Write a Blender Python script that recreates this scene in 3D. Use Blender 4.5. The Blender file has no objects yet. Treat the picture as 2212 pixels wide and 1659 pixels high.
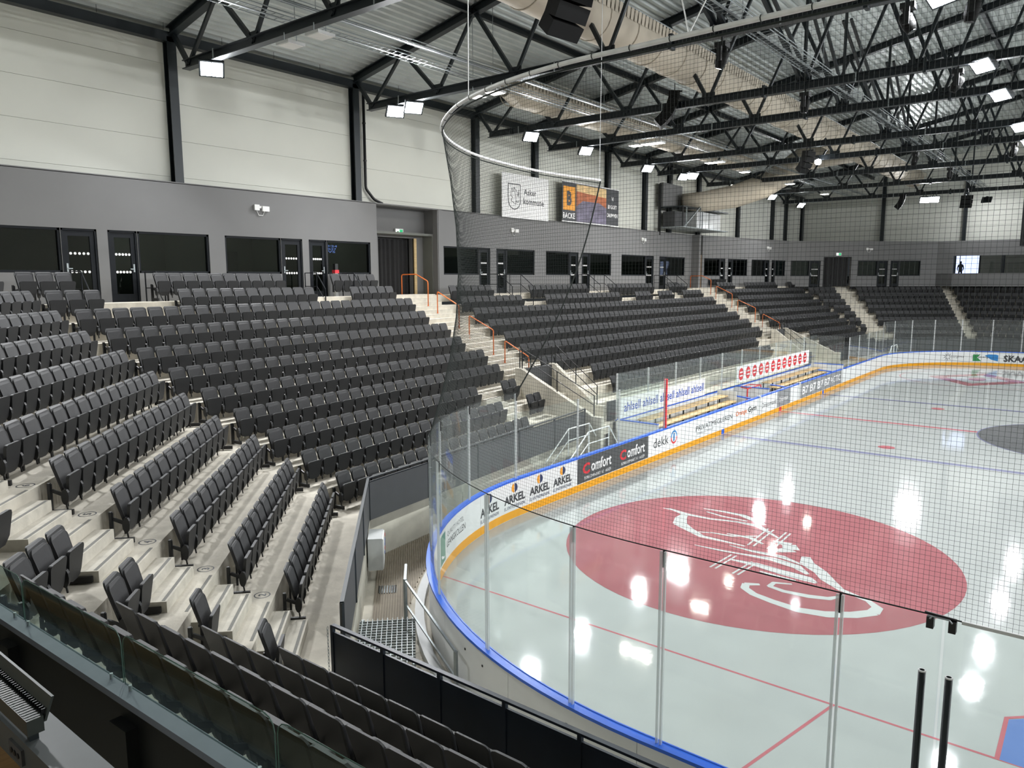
import bpy, math, random
from mathutils import Vector, Matrix
random.seed(7)
R = math.radians
sin, cos, pi = math.sin, math.cos, math.pi
scn = bpy.context.scene
COL = scn.collection

# ------------------------------------------------------------------ camera, world, exposure
CAM = Vector((-37.668, 0.5505, 6.6146)); YAW, PITCH, ROLL, FPX = 0.6694, -0.1381, -0.0026, 1623.47
cam = bpy.data.cameras.new('camera'); camo = bpy.data.objects.new('camera', cam); COL.objects.link(camo)
_f = Vector((cos(YAW)*cos(PITCH), sin(YAW)*cos(PITCH), sin(PITCH)))
_r = Vector((sin(YAW), -cos(YAW), 0)); _u = _r.cross(_f)
_r2 = _r*cos(ROLL)+_u*sin(ROLL); _u2 = _u*cos(ROLL)-_r*sin(ROLL)
camo.matrix_world = Matrix(((_r2.x,_u2.x,-_f.x,CAM.x),(_r2.y,_u2.y,-_f.y,CAM.y),(_r2.z,_u2.z,-_f.z,CAM.z),(0,0,0,1)))
cam.sensor_width = 36; cam.lens = 36*FPX/2212; cam.clip_start = 0.05; cam.clip_end = 300
scn.camera = camo
wd = bpy.data.worlds.new('world'); scn.world = wd; wd.use_nodes = True
wd.node_tree.nodes['Background'].inputs[0].default_value = (.8, .9, 1, 1)
wd.node_tree.nodes['Background'].inputs[1].default_value = .03
scn.view_settings.view_transform = 'Standard'; scn.view_settings.look = 'None'
scn.view_settings.gamma = 1; scn.view_settings.use_curve_mapping = False
scn.view_settings.exposure = 0.13
scn.cycles.transparent_max_bounces = 24; scn.cycles.max_bounces = 6; scn.cycles.diffuse_bounces = 3; scn.cycles.glossy_bounces = 3; scn.cycles.transmission_bounces = 3; scn.cycles.sample_clamp_indirect = 6
FLOOD_W, NEAR_W, CENTRE_W, OPP_W, BAY_W = 390.0, 600.0, 210.0, 860.0, 75.0

def project(p):
    d = Vector(p)-CAM; z = d.dot(_f)
    return (1106+FPX*d.dot(_r2)/z, 829.5-FPX*d.dot(_u2)/z, z) if z > .1 else (-9999, -9999, z)

# ------------------------------------------------------------------ materials
def lin(h):
    h = h.lstrip('#'); o = []
    for i in (0, 2, 4):
        c = int(h[i:i+2], 16)/255; o.append(c/12.92 if c <= .04045 else ((c+.055)/1.055)**2.4)
    return o
MATS = {}
def mat(name, hexc, rough=.5, metal=0., var=.1, scale=6., bump=0., bscale=40., spec=.5, stretch=None):
    m = bpy.data.materials.new(name); m.use_nodes = True; nt = m.node_tree; b = nt.nodes['Principled BSDF']
    c = lin(hexc)
    b.inputs['Roughness'].default_value = rough; b.inputs['Metallic'].default_value = metal
    b.inputs['Specular IOR Level'].default_value = spec
    tc = nt.nodes.new('ShaderNodeTexCoord'); mp = nt.nodes.new('ShaderNodeMapping')
    if stretch: mp.inputs['Scale'].default_value = stretch
    nt.links.new(tc.outputs['Object'], mp.inputs[0])
    nz = nt.nodes.new('ShaderNodeTexNoise'); nz.inputs['Scale'].default_value = scale; nz.inputs['Detail'].default_value = 5
    nt.links.new(mp.outputs[0], nz.inputs['Vector'])
    rp = nt.nodes.new('ShaderNodeValToRGB')
    rp.color_ramp.elements[0].position = .3; rp.color_ramp.elements[1].position = .7
    rp.color_ramp.elements[0].color = [x*(1-var) for x in c]+[1]
    rp.color_ramp.elements[1].color = [min(1, x*(1+var)) for x in c]+[1]
    nt.links.new(nz.outputs['Fac'], rp.inputs[0]); nt.links.new(rp.outputs[0], b.inputs['Base Color'])
    if bump:
        n2 = nt.nodes.new('ShaderNodeTexNoise'); n2.inputs['Scale'].default_value = bscale; n2.inputs['Detail'].default_value = 3
        nt.links.new(mp.outputs[0], n2.inputs['Vector'])
        bp = nt.nodes.new('ShaderNodeBump'); bp.inputs['Strength'].default_value = bump; bp.inputs['Distance'].default_value = .02
        nt.links.new(n2.outputs['Fac'], bp.inputs['Height']); nt.links.new(bp.outputs[0], b.inputs['Normal'])
    MATS[name] = m; return m
def emat(name, hexc, strength):
    m = bpy.data.materials.new(name); m.use_nodes = True; nt = m.node_tree; nt.nodes.clear()
    e = nt.nodes.new('ShaderNodeEmission'); o = nt.nodes.new('ShaderNodeOutputMaterial')
    e.inputs[0].default_value = lin(hexc)+[1]; e.inputs[1].default_value = strength
    nt.links.new(e.outputs[0], o.inputs[0]); MATS[name] = m; return m
def glass(name, tint, ior=1.45, rough=.02, haze=.0):
    m = bpy.data.materials.new(name); m.use_nodes = True; nt = m.node_tree; nt.nodes.clear()
    t = nt.nodes.new('ShaderNodeBsdfTransparent'); t.inputs[0].default_value = lin(tint)+[1]
    g = nt.nodes.new('ShaderNodeBsdfGlossy'); g.inputs['Roughness'].default_value = rough
    lw = nt.nodes.new('ShaderNodeLayerWeight'); lw.inputs[0].default_value = .5
    pw_ = nt.nodes.new('ShaderNodeMath'); pw_.operation = 'POWER'; pw_.inputs[1].default_value = 4.5
    fr = nt.nodes.new('ShaderNodeMapRange'); f0 = ((ior-1)/(ior+1))**2; fr.inputs[3].default_value = f0; fr.inputs[4].default_value = .6
    nt.links.new(lw.outputs['Facing'], pw_.inputs[0]); nt.links.new(pw_.outputs[0], fr.inputs[0])
    mx = nt.nodes.new('ShaderNodeMixShader'); o = nt.nodes.new('ShaderNodeOutputMaterial')
    nt.links.new(fr.outputs[0], mx.inputs[0]); nt.links.new(t.outputs[0], mx.inputs[1]); nt.links.new(g.outputs[0], mx.inputs[2])
    last = mx
    if haze:
        d = nt.nodes.new('ShaderNodeBsdfDiffuse'); d.inputs[0].default_value = (.8, .82, .82, 1)
        m2 = nt.nodes.new('ShaderNodeMixShader'); m2.inputs[0].default_value = haze
        nt.links.new(mx.outputs[0], m2.inputs[1]); nt.links.new(d.outputs[0], m2.inputs[2]); last = m2
    nt.links.new(last.outputs[0], o.inputs[0]); MATS[name] = m; return m

def ice_mat(name, hexc, var=.03):
    m = mat(name, hexc, .16, 0, var, 1.2, .05, 3.0, .25)
    b = m.node_tree.nodes['Principled BSDF']
    nt = m.node_tree
    n = nt.nodes.new('ShaderNodeTexNoise'); n.inputs['Scale'].default_value = 1.6; n.inputs['Detail'].default_value = 6
    tc = nt.nodes.new('ShaderNodeTexCoord'); nt.links.new(tc.outputs['Object'], n.inputs['Vector'])
    mr = nt.nodes.new('ShaderNodeMapRange'); mr.inputs[3].default_value = .03; mr.inputs[4].default_value = .09
    nt.links.new(n.outputs['Fac'], mr.inputs[0]); nt.links.new(mr.outputs[0], b.inputs['Roughness'])
    return m
ice_mat('ice', '#b3b8b6'); ice_mat('ice_red', '#a66b70', .06); ice_mat('ice_line_red', '#bd7279'); ice_mat('ice_line_blue', '#8486a4')
ice_mat('ice_grey', '#6f7172'); ice_mat('ice_white', '#c6cbc9'); ice_mat('ice_crease', '#6a86be')
mat('concrete', '#cbc5b8', .85, 0, .12, 3., .25, 18., .3)
mat('concrete_wall', '#c4bfb2', .85, 0, .16, 1.6, .2, 10., .3)
mat('step_concrete', '#c6c1b5', .8, 0, .12, 5., .2, 25., .3)
mat('nosing', '#6d6c66', .7, 0, .1, 20.)
mat('seat_shell', '#242527', .5, 0, .06, 12., .05, 90.)
mat('seat_pad', '#2e2e30', .62, 0, .08, 30., .12, 300.)
mat('seat_pan_shaded', '#1a1b1d', .5, 0, .06, 12., .05, 90.)  # folded pans: shell plastic made darker, their shade put into the colour
mat('seat_black', '#131416', .45, 0, .05)
mat('plate', '#141517', .5, 0, .05)
mat('steel_dark', '#1d2428', .42, .2, .08, 4.)
mat('steel_black', '#111315', .45, .1, .08, 4.)
mat('galv', '#9aa1a3', .5, .5, .12, 9.)
mat('deck', '#c2c8c6', .5, .25, .1, 1.2)
mat('wall_white', '#d6d7ce', .75, 0, .025, .6)
mat('wall_grey', '#777777', .85, 0, .03, .8)
mat('frame_dark', '#0e1319', .6, 0, .06, 6., 0, 40., .25)
mat('room_dark', '#6f716c', .9, 0, .1, 1.)
mat('wood', '#d9bd8c', .55, 0, .14, 3., .05, 30., .4, (1, 9, 9))
mat('wood_door', '#7b6a58', .6, 0, .12, 4.)
mat('wood_floor', '#94724a', .5, 0, .16, 4., 0, 40., .4, (1, 8, 1))
mat('curtain', '#2a2a2b', .95, 0, .1, 12.)
mat('duct', '#b9b0a0', .8, 0, .05, 2., .15, 6.)
mat('speaker', '#070808', .7, 0, .08, 20., .2, 200., .2)
mat('white_plastic', '#e4e4e2', .45, 0, .03)
mat('light_grey', '#c9cbcb', .5, 0, .04)
mat('board_white', '#e6e8e8', .3, 0, .03, 2.)
mat('cap_blue', '#1f62d6', .3, 0, .05, 3.)
mat('kick_yellow', '#f0a81c', .35, 0, .05, 3.)
mat('orange', '#d9702c', .4, 0, .05)
mat('navy', '#1b2430', .45, .1, .22, 2.2)
mat('charcoal', '#47484a', .6, .1, .05, 3.)
mat('print_dark', '#3a3c40', .6); mat('print_black', '#151515', .6); mat('print_white', '#f0f0f0', .6); mat('print_navy', '#1f2d55', .6)
mat('print_red', '#d8323c', .6); mat('print_blue', '#2f55b8', .6); mat('print_green', '#2f8a4c', .6); mat('print_cyan', '#2a7fc0', .6)
mat('print_orange', '#f0a22c', .6); mat('print_grey', '#8a8c8e', .6); mat('panel_dark', '#4a4c4d', .6); mat('print_teal', '#5f8f80', .6)
mat('goal_red', '#d42a2e', .4); mat('net_twine', '#262d2a', .8); mat('net_white', '#dcdcdc', .8)
mat('pipe_white', '#f6f8f6', .4); mat('rib_brown', '#b5aa98', .75, 0, .1, 5.)
mat('radiator', '#3a3f3c', .45, .3, .06); mat('sill_grey', '#4c5051', .5, .1, .06); mat('rail_alu', '#757a86', .6, 0, .06)
mat('skin', '#3a2a24', .6); mat('clothes', '#22242b', .8)
mat('screen', '#12161c', .15, 0, .05)
mat('sunset_a', '#b5653a', .6, 0, .35, 1.5); mat('sunset_b', '#6a6478', .6, 0, .4, 2.); mat('sunset_c', '#e0c08a', .6, 0, .3, 2.)
mat('glass_edge', '#3c5a50', .3); mat('rib_dark', '#8a7f70', .8); mat('rubber', '#2c2c2c', .8)
glass('glass_board', '#fafdfc', 1.3, .02, .03)
glass('glass_win', '#9aa8a2', 1.7, .03)
glass('glass_rail', '#e2ece8', 1.5, .01)
glass('plexi_post', '#f4f6f6', 1.3, .1, .45)
emat('lamp_white', '#f4f8ff', 60.0); emat('bay_white', '#fff6e6', 18.0); emat('exit_green', '#3fc884', 1.0); emat('window_glow', '#c4d4ff', 1.6)
emat('exit_white', '#ffffff', 2.0); emat('room_lamp', '#fff4e0', 12.0); emat('room_glow', '#8fb4ee', .7); emat('neon', '#8f9cff', 3.0)

# ------------------------------------------------------------------ builders
OFF = {}
def link(o, parent=None):
    COL.objects.link(o)
    if parent is not None: o.parent = parent
    return o
def tag(o, label=None, cat=None, group=None, kind=None):
    if label: o['label'] = label
    if cat: o['category'] = cat
    if group: o['group'] = group
    if kind: o['kind'] = kind
    return o
def thing(name, label, cat, loc=(0, 0, 0), rz=0, group=None, kind=None):
    o = bpy.data.objects.new(name, None); link(o); o.location = loc; o.rotation_euler = (0, 0, rz)
    o.empty_display_size = .1; OFF[o.name] = Vector(loc) if rz == 0 else None
    return tag(o, label, cat, group, kind)
def mesh_obj(name, me, parent=None):
    o = bpy.data.objects.new(name, me); return link(o, parent)
class MB:
    def __init__(s): s.v = []; s.f = []
    def add(s, vs, fs):
        n = len(s.v); s.v += [tuple(v) for v in vs]; s.f += [tuple(i+n for i in f) for f in fs]; return s
    def hexa(s, p):
        return s.add(p, [(0, 3, 2, 1), (4, 5, 6, 7), (0, 1, 5, 4), (1, 2, 6, 5), (2, 3, 7, 6), (3, 0, 4, 7)])
    def box(s, x0, y0, z0, x1, y1, z1):
        if x0 > x1: x0, x1 = x1, x0
        if y0 > y1: y0, y1 = y1, y0
        if z0 > z1: z0, z1 = z1, z0
        return s.hexa([(x0,y0,z0),(x1,y0,z0),(x1,y1,z0),(x0,y1,z0),(x0,y0,z1),(x1,y0,z1),(x1,y1,z1),(x0,y1,z1)])
    def obox(s, c, a, b, d):
        c, a, b, d = map(Vector, (c, a, b, d))
        return s.hexa([c-a-b-d, c+a-b-d, c+a+b-d, c-a+b-d, c-a-b+d, c+a-b+d, c+a+b+d, c-a+b+d])
    def bar(s, p, q, w, h, up=(0, 0, 1)):
        p, q = Vector(p), Vector(q); d = (q-p)/2; t = d.normalized(); up = Vector(up)
        if abs(t.dot(up)) > .99: up = Vector((1, 0, 0))
        sd = t.cross(up).normalized(); u = sd.cross(t).normalized()
        return s.obox((p+q)/2, d, sd*(w/2), u*(h/2))
    def ibeam(s, p, q, w, h, t=.03):
        p, q = Vector(p), Vector(q); ax = (q-p).normalized(); sd = ax.cross(Vector((0, 0, 1))).normalized(); u = sd.cross(ax)
        for k in (1, -1): s.bar(p+u*k*(h-t)/2, q+u*k*(h-t)/2, w, t)
        return s.bar(p, q, t, h-2*t)
    def tube(s, pts, r, n=8, cap=True, closed=False):
        pts = [Vector(p) for p in pts]; rings = []; m = len(pts); base = len(s.v); ref = None
        for i, p in enumerate(pts):
            a = pts[i-1] if (i > 0 or closed) else p; b = pts[(i+1) % m] if (i < m-1 or closed) else p
            t = (b-a).normalized()
            if ref is None: ref = Vector((0, 0, 1)) if abs(t.z) < .9 else Vector((1, 0, 0))
            x = t.cross(ref).normalized() if t.cross(ref).length > 1e-5 else Vector((1, 0, 0)); y = x.cross(t).normalized(); ref = y
            rr = r[i] if isinstance(r, (list, tuple)) else r
            for k in range(n):
                g = 2*pi*k/n; s.v.append(tuple(p+x*(rr*cos(g))+y*(rr*sin(g))))
        for i in range(m if closed else m-1):
            j = (i+1) % m
            for k in range(n):
                k2 = (k+1) % n; s.f.append((base+i*n+k, base+i*n+k2, base+j*n+k2, base+j*n+k))
        if cap and not closed:
            s.f.append(tuple(base+k for k in range(n-1, -1, -1))); s.f.append(tuple(base+(m-1)*n+k for k in range(n)))
        return s
    def prism(s, poly, vec):
        vec = Vector(vec); n = len(poly); a = [Vector(p) for p in poly]
        return s.add(a+[p+vec for p in a], [tuple(range(n-1, -1, -1)), tuple(range(n, 2*n))]+[(i, (i+1) % n, n+(i+1) % n, n+i) for i in range(n)])
    def mesh(s, name, m, smooth=False):
        me = bpy.data.meshes.new(name); me.from_pydata(s.v, [], s.f); me.materials.append(MATS[m] if isinstance(m, str) else m)
        if smooth:
            for p in me.polygons: p.use_smooth = True
        return me
    def build(s, name, m, parent=None, smooth=False):
        if parent is not None:
            off = OFF.get(parent.name)
            if off is not None and off.length > 0: s.v = [tuple(Vector(v)-off) for v in s.v]
        o = mesh_obj(name, s.mesh(name, m, smooth), parent)
        OFF[o.name] = OFF.get(parent.name, Vector()) if parent is not None else Vector()
        return o
def struct(name, label=None, cat=None):
    o = thing(name, label or '', cat or '', kind='structure')
    return o
def kids(p, name, mbs, m): return [b.build(name, m, p) for b in mbs]
def copy_tree(o, parent=None):
    c = o.copy(); link(c, parent)
    if c.name not in OFF: OFF[c.name] = None
    for ch in o.children: copy_tree(ch, c)
    return c
ORD = ['first','second','third','fourth','fifth','sixth','seventh','eighth','ninth','tenth','eleventh','twelfth','thirteenth','fourteenth','fifteenth','sixteenth','seventeenth','eighteenth','nineteenth','twentieth','twenty-first','twenty-second','twenty-third','twenty-fourth','twenty-fifth','twenty-sixth','twenty-seventh','twenty-eighth','twenty-ninth','thirtieth']
_TX = {}
def text_geo(body, bold=0.0):
    k = (body, bold)
    if k not in _TX:
        c = bpy.data.curves.new('txt', 'FONT'); c.body = body; c.size = 1; c.align_x = 'LEFT'; c.offset = bold; c.resolution_u = 2
        o = bpy.data.objects.new('txt', c); COL.objects.link(o); dg = bpy.context.evaluated_depsgraph_get(); dg.update()
        me = bpy.data.meshes.new_from_object(o.evaluated_get(dg))
        v = [tuple(x.co) for x in me.vertices]; f = [tuple(p.vertices) for p in me.polygons]
        bpy.data.objects.remove(o); bpy.data.curves.remove(c); bpy.data.meshes.remove(me)
        x0 = min(a[0] for a in v); x1 = max(a[0] for a in v); y0 = min(a[1] for a in v); y1 = max(a[1] for a in v)
        _TX[k] = ([((a[0]-x0)/(x1-x0), (a[1]-y0)/(y1-y0)) for a in v], f)
    return _TX[k]
def text(body, fn, x0, x1, y0, y1, m, parent, name='lettering', bold=.0):
    """letters filling the rectangle x0..x1 by y0..y1 of a surface; fn maps (x, y) to a point"""
    v, f = text_geo(body, bold)
    return MB().add([fn(x0+(x1-x0)*a, y0+(y1-y0)*b) for a, b in v], f).build(name, m, parent)
def flat(pts, fn, m, parent, name):
    return MB().add([fn(x, y) for x, y in pts], [tuple(range(len(pts)))]).build(name, m, parent)
def ringpts(cx, cy, rx, ry, n=24, a0=0, a1=2*pi):
    return [(cx+rx*cos(a0+(a1-a0)*i/n), cy+ry*sin(a0+(a1-a0)*i/n)) for i in range(n+(0 if abs(a1-a0-2*pi) < 1e-6 else 1))]

# ------------------------------------------------------------------ rink path
HW, RC, HL = 13.13, 8.6, 30.0
S1 = HW-RC; S2 = S1+RC*pi/2; S3 = S2+2*(HL-RC); S4 = S3+RC*pi/2; S5 = S4+S1
def path(s, off=0.0):
    if s <= S1: return Vector((-HL-off, s, 0))
    if s <= S2:
        a = (s-S1)/RC; return Vector((-HL+RC-(RC+off)*cos(a), S1+(RC+off)*sin(a), 0))
    if s <= S3: return Vector((-HL+RC+s-S2, HW+off, 0))
    if s <= S4:
        a = (s-S3)/RC; return Vector((HL-RC+(RC+off)*sin(a), S1+(RC+off)*cos(a), 0))
    return Vector((HL+off, S1-(s-S4), 0))
def sx(X): return S2+X+HL-RC          # path length at a point X of the long side
def ssteps(s0, s1, step=.45):
    n = max(1, int(math.ceil((s1-s0)/step)))
    if (s0 >= S2 and s1 <= S3) or s1 <= S1 or s0 >= S4: n = 1
    return [s0+(s1-s0)*i/n for i in range(n+1)]
def sweep(mb, s0, s1, o0, o1, z0, z1, step=.45):
    ss = ssteps(s0, s1, step); base = len(mb.v)
    for s in ss:
        a, b = path(s, o0), path(s, o1)
        mb.v += [(a.x, a.y, z0), (b.x, b.y, z0), (b.x, b.y, z1), (a.x, a.y, z1)]
    for i in range(len(ss)-1):
        p, q = base+4*i, base+4*i+4
        for k in range(4): mb.f.append((p+k, q+k, q+(k+1) % 4, p+(k+1) % 4))
    mb.f.append((base, base+1, base+2, base+3)); e = base+4*(len(ss)-1); mb.f.append((e+3, e+2, e+1, e))
    return mb

# ------------------------------------------------------------------ ground and ice
flo = MB().box(-48, -34, -.3, 48, 34, -.02).build('floor', 'concrete'); tag(flo, kind='structure')
def rinkpoly(off, z, full=True):
    ss = [S5*i/90 for i in range(91)]
    p = [path(s, off) for s in ss]; return [(a.x, a.y, z) for a in p]+[(a.x, -a.y, z) for a in reversed(p)][1:-1]
ice = MB().prism(rinkpoly(.02, -.03), (0, 0, .03)).build('ice_floor', 'ice'); tag(ice, 'white glossy ice surface of the rink', kind='structure')
def mark(name, pts, m, z): return MB().prism([(x, y, z) for x, y in pts], (0, 0, .0008)).build(name, m, ice)
def linex(name, X, w, m, z=.001):
    h = HW-.02
    if abs(X) > HL-RC: h = S1+math.sqrt(RC**2-(abs(X)-HL+RC)**2)-.02
    return mark(name, [(X-w/2, -h), (X+w/2, -h), (X+w/2, h), (X-w/2, h)], m, z)
linex('goal_line', -25.95, .05, 'ice_line_red'); linex('goal_line', 25.95, .05, 'ice_line_red')
linex('blue_line', -7.2, .3, 'ice_line_blue'); linex('blue_line', 7.2, .3, 'ice_line_blue')
linex('centre_line', 0, .3, 'ice_line_red')
def strokes(mb, pts, w, z, closed=False):
    n = len(pts)
    for i in range(n-1):
        a, b = Vector(pts[i]), Vector(pts[i+1]); d = (b-a)
        if d.length < 1e-4: continue
        d.normalize(); k = Vector((-d.y, d.x)); wa = w[i] if isinstance(w, list) else w; wb = w[i+1] if isinstance(w, list) else w
        a2, b2 = a-d*min(wa*.3, .02), b+d*min(wb*.3, .02)
        mb.add([(a2.x-k.x*wa/2, a2.y-k.y*wa/2, z), (b2.x-k.x*wb/2, b2.y-k.y*wb/2, z), (b2.x+k.x*wb/2, b2.y+k.y*wb/2, z), (a2.x+k.x*wa/2, a2.y+k.y*wa/2, z)], [(0, 1, 2, 3)])
        z += .00006
    return mb
mark('face_off_circle', ringpts(-19.97, 7, 4.58, 4.58, 72), 'ice_red', .0015)
mark('centre_circle', ringpts(0, 0, 4.55, 4.55, 72), 'ice_grey', .0022)
strokes(MB(), ringpts(0, 0, 4.56, 4.56, 72)+[(4.56, 0)], .06, .004).build('circle_edge', 'ice_line_blue', ice)
for X in (-5.65, 5.65): mark('face_off_spot', ringpts(X, 7, .31, .31, 24), 'ice_line_red', .0015)
# far emblem: pale red lozenge ring
o8 = [(20+3.9*cos(a), 7+2.9*sin(a)) for a in [2*pi*i/4 for i in range(4)]]; i8 = [(20+2.5*cos(a), 7+1.8*sin(a)) for a in [2*pi*i/4 for i in range(4)]]
MB().add([(x, y, .002) for x, y in ringpts(20, 7, 4.58, 4.58, 48)]+[(x, y, .002) for x, y in ringpts(20, 7, 4.5, 4.5, 48)], [(i, (i+1) % 48, 48+(i+1) % 48, 48+i) for i in range(48)]).build('face_off_circle', 'ice_line_red', ice)
MB().add([(x, y, .0025) for x, y in o8+i8], [(i, (i+1) % 4, 4+(i+1) % 4, 4+i) for i in range(4)]).build('ice_emblem', 'ice_red', ice)
mark('ice_emblem_centre', ringpts(20.1, 7, .9, .5, 20), 'ice_red', .0025)
# crease and trapezoid
cr = [(-25.95, 1.25), (-24.7, 1.25)]+[(-25.95+1.83*cos(a), 1.83*sin(a)) for a in [R(42-84*i/12) for i in range(13)]]+[(-24.7, -1.25), (-25.95, -1.25)]
mark('crease', [(-25.95, 1.22), (-24.73, 1.22), (-24.35, .8), (-24.2, 0), (-24.35, -.8), (-24.73, -1.22), (-25.95, -1.22)], 'ice_crease', .0015)
strokes(MB(), [(-25.95, 1.25), (-24.7, 1.25), (-24.3, .82), (-24.15, 0), (-24.3, -.82), (-24.7, -1.25), (-25.95, -1.25)], .06, .003).build('crease_edge', 'ice_line_red', ice)
for k in (1, -1): strokes(MB(), [(-25.95, 3.42*k), (-29.99, 4.3*k)], .05, .002).build('trapezoid_line', 'ice_line_red', ice)
# white emblem strokes in the red circle
LOGO = {'a': ([(-18.3,10.25),(-18.28,9.95),(-18.45,9.5),(-18.85,9.44),(-19.3,9.25),(-19.57,8.87),(-19.9,8.35),(-19.9,7.82),(-19.92,7.2)], [.05,.12,.18,.32,.38,.26,.17,.12,.06]),
 'b': ([(-18.25,10.1),(-18.42,9.4),(-18.4,8.75),(-18.2,8.1),(-18.2,7.5),(-18.8,6.75)], [.1,.16,.12,.12,.2,.06]),
 'c': ([(-17.62,9.3),(-17.55,8.75),(-17.55,8.2),(-17.85,7.6),(-18.0,7.4)], [.05,.14,.2,.22,.1]),
 'd': ([(-17.85,9.1),(-17.98,8.6),(-17.98,7.9)], [.08,.1,.08]),
 'e': ([(-19.7,8.7),(-19.48,8.26),(-19.4,7.73),(-19.0,7.2)], [.05,.08,.1,.06]),
 'f': ([(-19.1,6.75),(-19.15,6.35),(-19.45,6.2),(-19.85,6.5)], [.1,.34,.4,.12]),
 'g': ([(-19.75,5.75),(-20.15,5.6),(-20.5,5.2),(-20.85,4.95),(-21.25,4.55),(-21.5,3.95),(-21.75,3.72)], [.2,.34,.3,.3,.14,.12,.2]),
 'h': ([(-22.05,6.05),(-22.2,6.28),(-22.42,6.22),(-22.62,5.95),(-22.74,5.5),(-22.82,4.95),(-22.68,4.45),(-22.38,4.02),(-22.03,3.74),(-21.72,3.72)], [.1,.16,.18,.18,.2,.24,.28,.28,.26,.2]),
 'i': ([(-21.6,5.5),(-21.75,5.82),(-22.0,5.83),(-22.08,5.5),(-22.02,5.0),(-21.88,4.63),(-21.66,4.5)], [.06,.1,.12,.14,.18,.16,.08]),
 'j': ([(-21.0,7.1),(-20.95,6.5),(-21.05,5.87),(-21.1,5.3),(-21.2,5.1)], [.08,.22,.3,.3,.1]),
 'k': ([(-20.5,7.05),(-20.38,6.33),(-20.5,5.75),(-20.8,5.4)], [.08,.24,.26,.1]),
 'l': ([(-20.62,8.2),(-20.57,7.52),(-20.5,7.0)], [.05,.1,.08]),
 'm': ([(-21.3,6.3),(-21.35,5.9),(-21.35,5.5)], [.05,.12,.06]),
 'n1': ([(-20.7,7.22),(-21.75,7.3)], .05), 'n2': ([(-20.7,7.1),(-21.75,7.17)], .05), 'o1': ([(-20.85,6.66),(-21.8,6.74)], .05), 'o2': ([(-20.85,6.54),(-21.8,6.62)], .05),
 'p1': ([(-18.27,7.2),(-19.8,7.16)], .05), 'p2': ([(-18.27,7.05),(-19.8,7.02)], .05), 'q1': ([(-18.27,6.72),(-19.75,6.68)], .05), 'q2': ([(-18.3,6.6),(-19.75,6.56)], .05),
 'r': ([(-19.3,7.9),(-19.25,7.3),(-19.5,6.9)], [.05,.16,.08]), 's': ([(-20.1,7.5),(-20.15,6.9),(-20.1,6.2),(-20.3,5.7)], [.05,.14,.2,.06])}
lg = MB(); zz = .0028
for k, (pp, ww) in LOGO.items(): strokes(lg, pp, ww, zz); zz += .0002
lg.build('ice_logo', 'ice_white', ice)

# ------------------------------------------------------------------ dasher boards
boards = thing('rink_boards', 'white rink boards with blue top rail, yellow kick strip and adverts around the ice', 'barrier')
brk = []
s = -4.5
while s < S5+4:
    brk.append(s); s += 2.28
def bpath_panels():
    for a, b in zip(brk[:-1], brk[1:]):
        a2, b2 = a+.004, b-.004
        sweep(MB(), a2, b2, .0, .09, .0, 1.07).build('board_panel', 'board_white', boards)
        sweep(MB(), a2, b2, -.012, 0, .015, .23).build('kick_plate', 'kick_yellow', boards)
        sweep(MB(), a2-.004, b2+.004, -.015, .14, 1.06, 1.105).build('cap_rail', 'cap_blue', boards)
bpath_panels()
MB().tube([(path(brk[0]+i*(brk[-1]-brk[0])/220, .0)+Vector((0, 0, 1.1))) for i in range(221)], .018, 6).build('rail_bead', 'cap_blue', boards)
# steel channel round the outside foot of the near corner
sweep(MB(), -3, S2, .2, .38, -.02, .1).build('drain_channel', 'light_grey', boards)
for s in (2.6, 3.2, 5.0, 5.7, 7.6, 8.2): MB().bar(path(s, .088)+Vector((0, 0, .8)), path(s, .1)+Vector((0, 0, .8)), .03, .03).build('bolt', 'steel_black', boards)
def bf(off=-.004): return lambda s, z: tuple(path(s, off)+Vector((0, 0, z)))
B0, B1 = bf(-.004), bf(-.007)
def seg(s0, s1, z0, z1, m, name='advert', off=-.003):
    ss = ssteps(s0, s1, .3); n = len(ss); f = bf(off)
    return MB().add([f(a, z0) for a in ss]+[f(a, z1) for a in ss], [(i, i+1, n+i+1, n+i) for i in range(n-1)]).build(name, m, boards)
# corner hotel advert
ad = seg(13.05, 13.55, .28, .95, 'print_teal'); text('QUALITY HOTEL', B0, 13.75, 15.0, .72, .86, 'print_grey', ad); text('LEANGKOLLEN', B0, 13.7, 15.1, .5, .66, 'print_dark', ad)
flat([(13.1, .5), (13.2, .48), (13.4, .4), (13.5, .4), (13.4, .36), (13.2, .4)], B1, 'print_white', ad, 'emblem')
for s0 in (16.0, 17.25, 18.45, 19.62):
    e = flat(ringpts(s0+.5, .87, .13, .13, 20, pi/2, 3*pi/2), B0, 'print_orange', boards, 'emblem'); flat(ringpts(s0+.52, .87, .13, .13, 20, -pi/2, pi/2), B0, 'print_navy', e, 'emblem_half')
    text('ARKEL', B0, s0+.02, s0+1.0, .46, .7, 'print_dark', e, bold=.035); text('EL.ENTREPRENØR', B0, s0+.02, s0+1.0, .31, .4, 'print_navy', e)
ad = seg(sx(-18.5), sx(-13.9), .25, 1.05, 'panel_dark')
for X in (-18.2, -15.9):
    text('C', B1, sx(X), sx(X+.42), .5, .86, 'print_red', ad, bold=.04); text('omfort', B1, sx(X+.5), sx(X+1.75), .52, .9, 'print_white', ad, bold=.02)
    text('RØRKOMPANIET AS · ASKER', B1, sx(X+.1), sx(X+1.75), .33, .43, 'print_white', ad)
ad = seg(sx(-13.85), sx(-11.2), .25, 1.05, 'print_white'); text('dekk', B1, sx(-13.5), sx(-12.3), .5, .85, 'print_dark', ad)
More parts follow.
